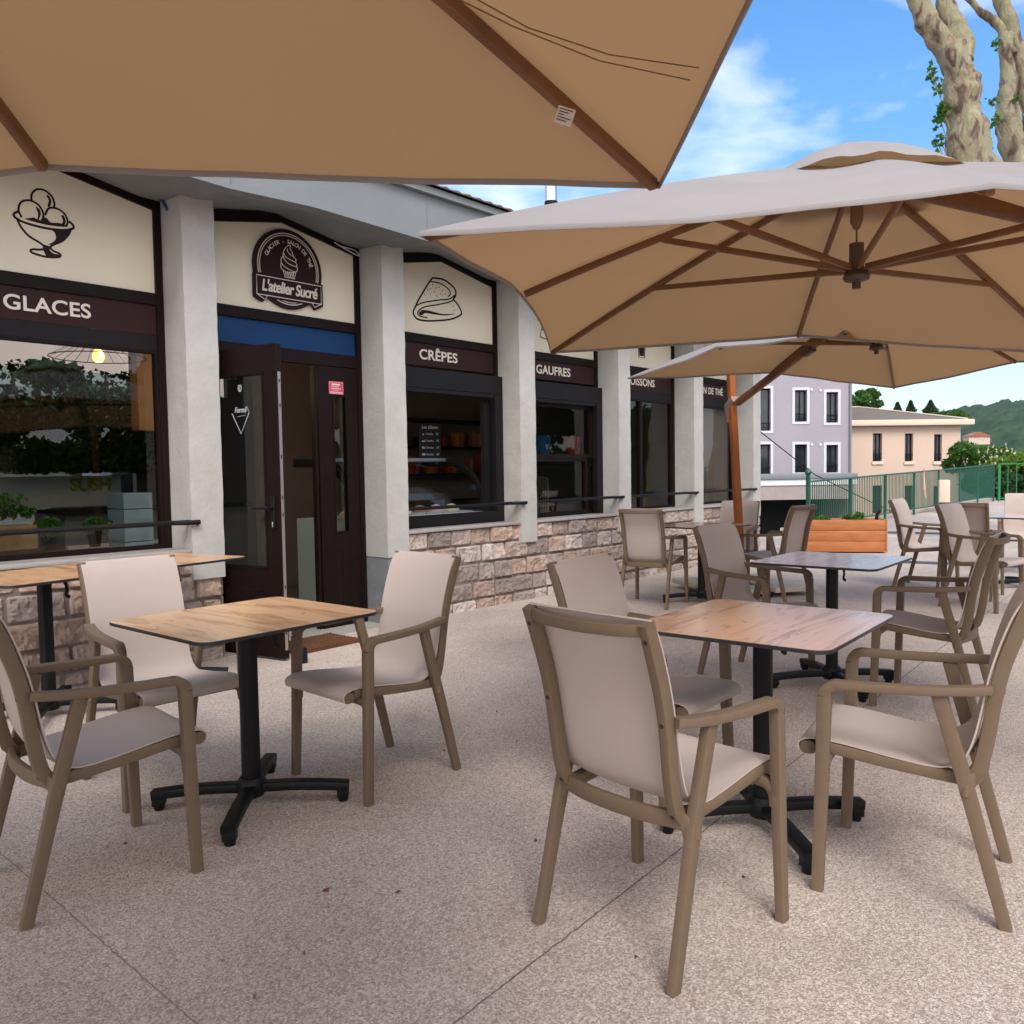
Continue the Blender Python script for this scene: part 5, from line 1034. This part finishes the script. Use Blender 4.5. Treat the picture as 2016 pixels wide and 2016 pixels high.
def plane_tree(label, D, limbs, spr, seed):
    base = limbs[0][0][0]; b = at(*base, D); T = thing('plane_tree', label, 'tree', (b.x, b.y, 0), 0, 'pollarded plane trees'); o = Vector((b.x, b.y, 0)); bm = bmesh.new()
    for li, (P, rad) in enumerate(limbs): limb(bm, [at(px, py, D+dd)-o for px, py, dd in [(*q, 0)[:3] for q in P]], rad, seed+li*3)
    obj('trunk', bm, M['bark'], T, smooth=180)
    bm = bmesh.new(); c = at(limbs[1][0][-1][0]+60, -330, D)-o; leaves(bm, crown_points(c, (1.5, 1.3, 1.0), 1500), .16); obj('crown', bm, M['leaf'], T, recalc=False)
    for px, py, n, m_ in spr:
        bm = bmesh.new(); c = at(px, py, D-.2)-o; leaves(bm, [(c.x+random.gauss(0, .04), c.y+random.gauss(0, .04), c.z+random.gauss(0, .055)) for _ in range(n*2)], .085); sh_ = obj('shoot', bm, M['leaf'], T, recalc=False)
        obj('twig', tube(bmesh.new(), [c, c+Vector((.12*hr.x, .12*hr.y, -.3))], .008, 5), M['bark'], sh_)
D = 13
plane_tree('thick knobbly mottled plane tree trunk leaning in at the top right', D, [
    ([(2160, 1082), (2125, 800), (2015, 500), (1924, 330), (1898, 210), (1888, 160), (1872, 90)], [.40, .36, .33, .29, .27, .25, .2]),
    ([(1884, 130), (1858, 92), (1835, 58), (1818, 20), (1800, -20), (1775, -90), (1750, -240)], [.19, .17, .155, .15, .12, .09, .05]),
    ([(1886, 125), (1884, 80), (1872, 40), (1860, 0), (1850, -80), (1845, -260)], [.20, .17, .145, .13, .10, .05]),
    ([(1905, 228), (1880, 222), (1862, 224)], [.18, .13, .05])],
    [(1838, 152, 6, 0), (1830, 140, 4, 0), (1845, 175, 4, 0), (1855, 215, 22, 0), (1850, 235, 16, 0), (1848, 265, 6, 0), (1846, 280, 6, 0)], 1)
plane_tree('thinner forked plane tree trunks at the very top right corner', 15, [
    ([(2230, 1060), (2110, 640), (2040, 420), (1992, 290), (1980, 220), (1985, 150), (1980, 90), (1990, 70)], [.34, .30, .27, .20, .15, .12, .105, .10]),
    ([(1986, 110), (1972, 60), (1955, 40), (1930, 22), (1905, -8), (1880, -40)], [.10, .075, .07, .065, .06, .05]),
    ([(2040, 300), (2022, 180), (2008, 110), (1990, 50), (1972, 0), (1962, -90), (1950, -260)], [.17, .15, .14, .13, .12, .10, .05]),
    ([(2050, 420), (2012, 290), (2002, 220), (1998, 190)], [.10, .07, .06, .04])],
    [(1960, 88, 8, 0), (1955, 198, 6, 0), (1958, 240, 7, 0), (1945, 300, 6, 0), (2003, 195, 5, 0)], 7)

tree('street_tree', 'dark leafy tree across the street seen through the GLACES window', (5.1, 13.6, 2.25), 0, (1.7, 1.0, .75), 4200, .16, M['leafd'], base=0)

for k, (x, y) in enumerate(((6, -8.5), (12.5, -10), (19, -9.5), (26, -11), (34, -10))):
    tree('shade_tree', 'broad shade tree on the far side of the terrace, mirrored in the shop panes', (x, y, 3.6), 0, (3.0, 2.2, 1.9), 5200, .30, M['leafd'], .24, group='shade trees mirrored in the panes', base=0)
t = thing('hedge', 'dark clipped hedge along the far side of the terrace, mirrored in the shop panes', 'hedge', (18, -13, 0)); bm = bmesh.new()
leaves(bm, [(random.uniform(-20, 24), random.gauss(0, .35), random.uniform(0, 2.3)) for _ in range(9000)], .32); obj('foliage', bm, M['leafd'], t, recalc=False); obj('core', B(-20, 24, -.25, .25, 0, 2.1), M['leafd'], t)

# ------------------------------------------------------------------ air
hm = bpy.data.materials.new('thin_summer_haze'); hm.use_nodes = True; t = hm.node_tree; t.nodes.clear(); o = t.nodes.new('ShaderNodeOutputMaterial'); v = t.nodes.new('ShaderNodeVolumePrincipled')
v.inputs['Color'].default_value = (.72, .86, 1, 1); v.inputs['Density'].default_value = .00008; t.links.new(v.outputs[0], o.inputs['Volume'])
tag(obj('haze', B(-700, 1950, -760, 1890, -8, 190), hm), kind='stuff')
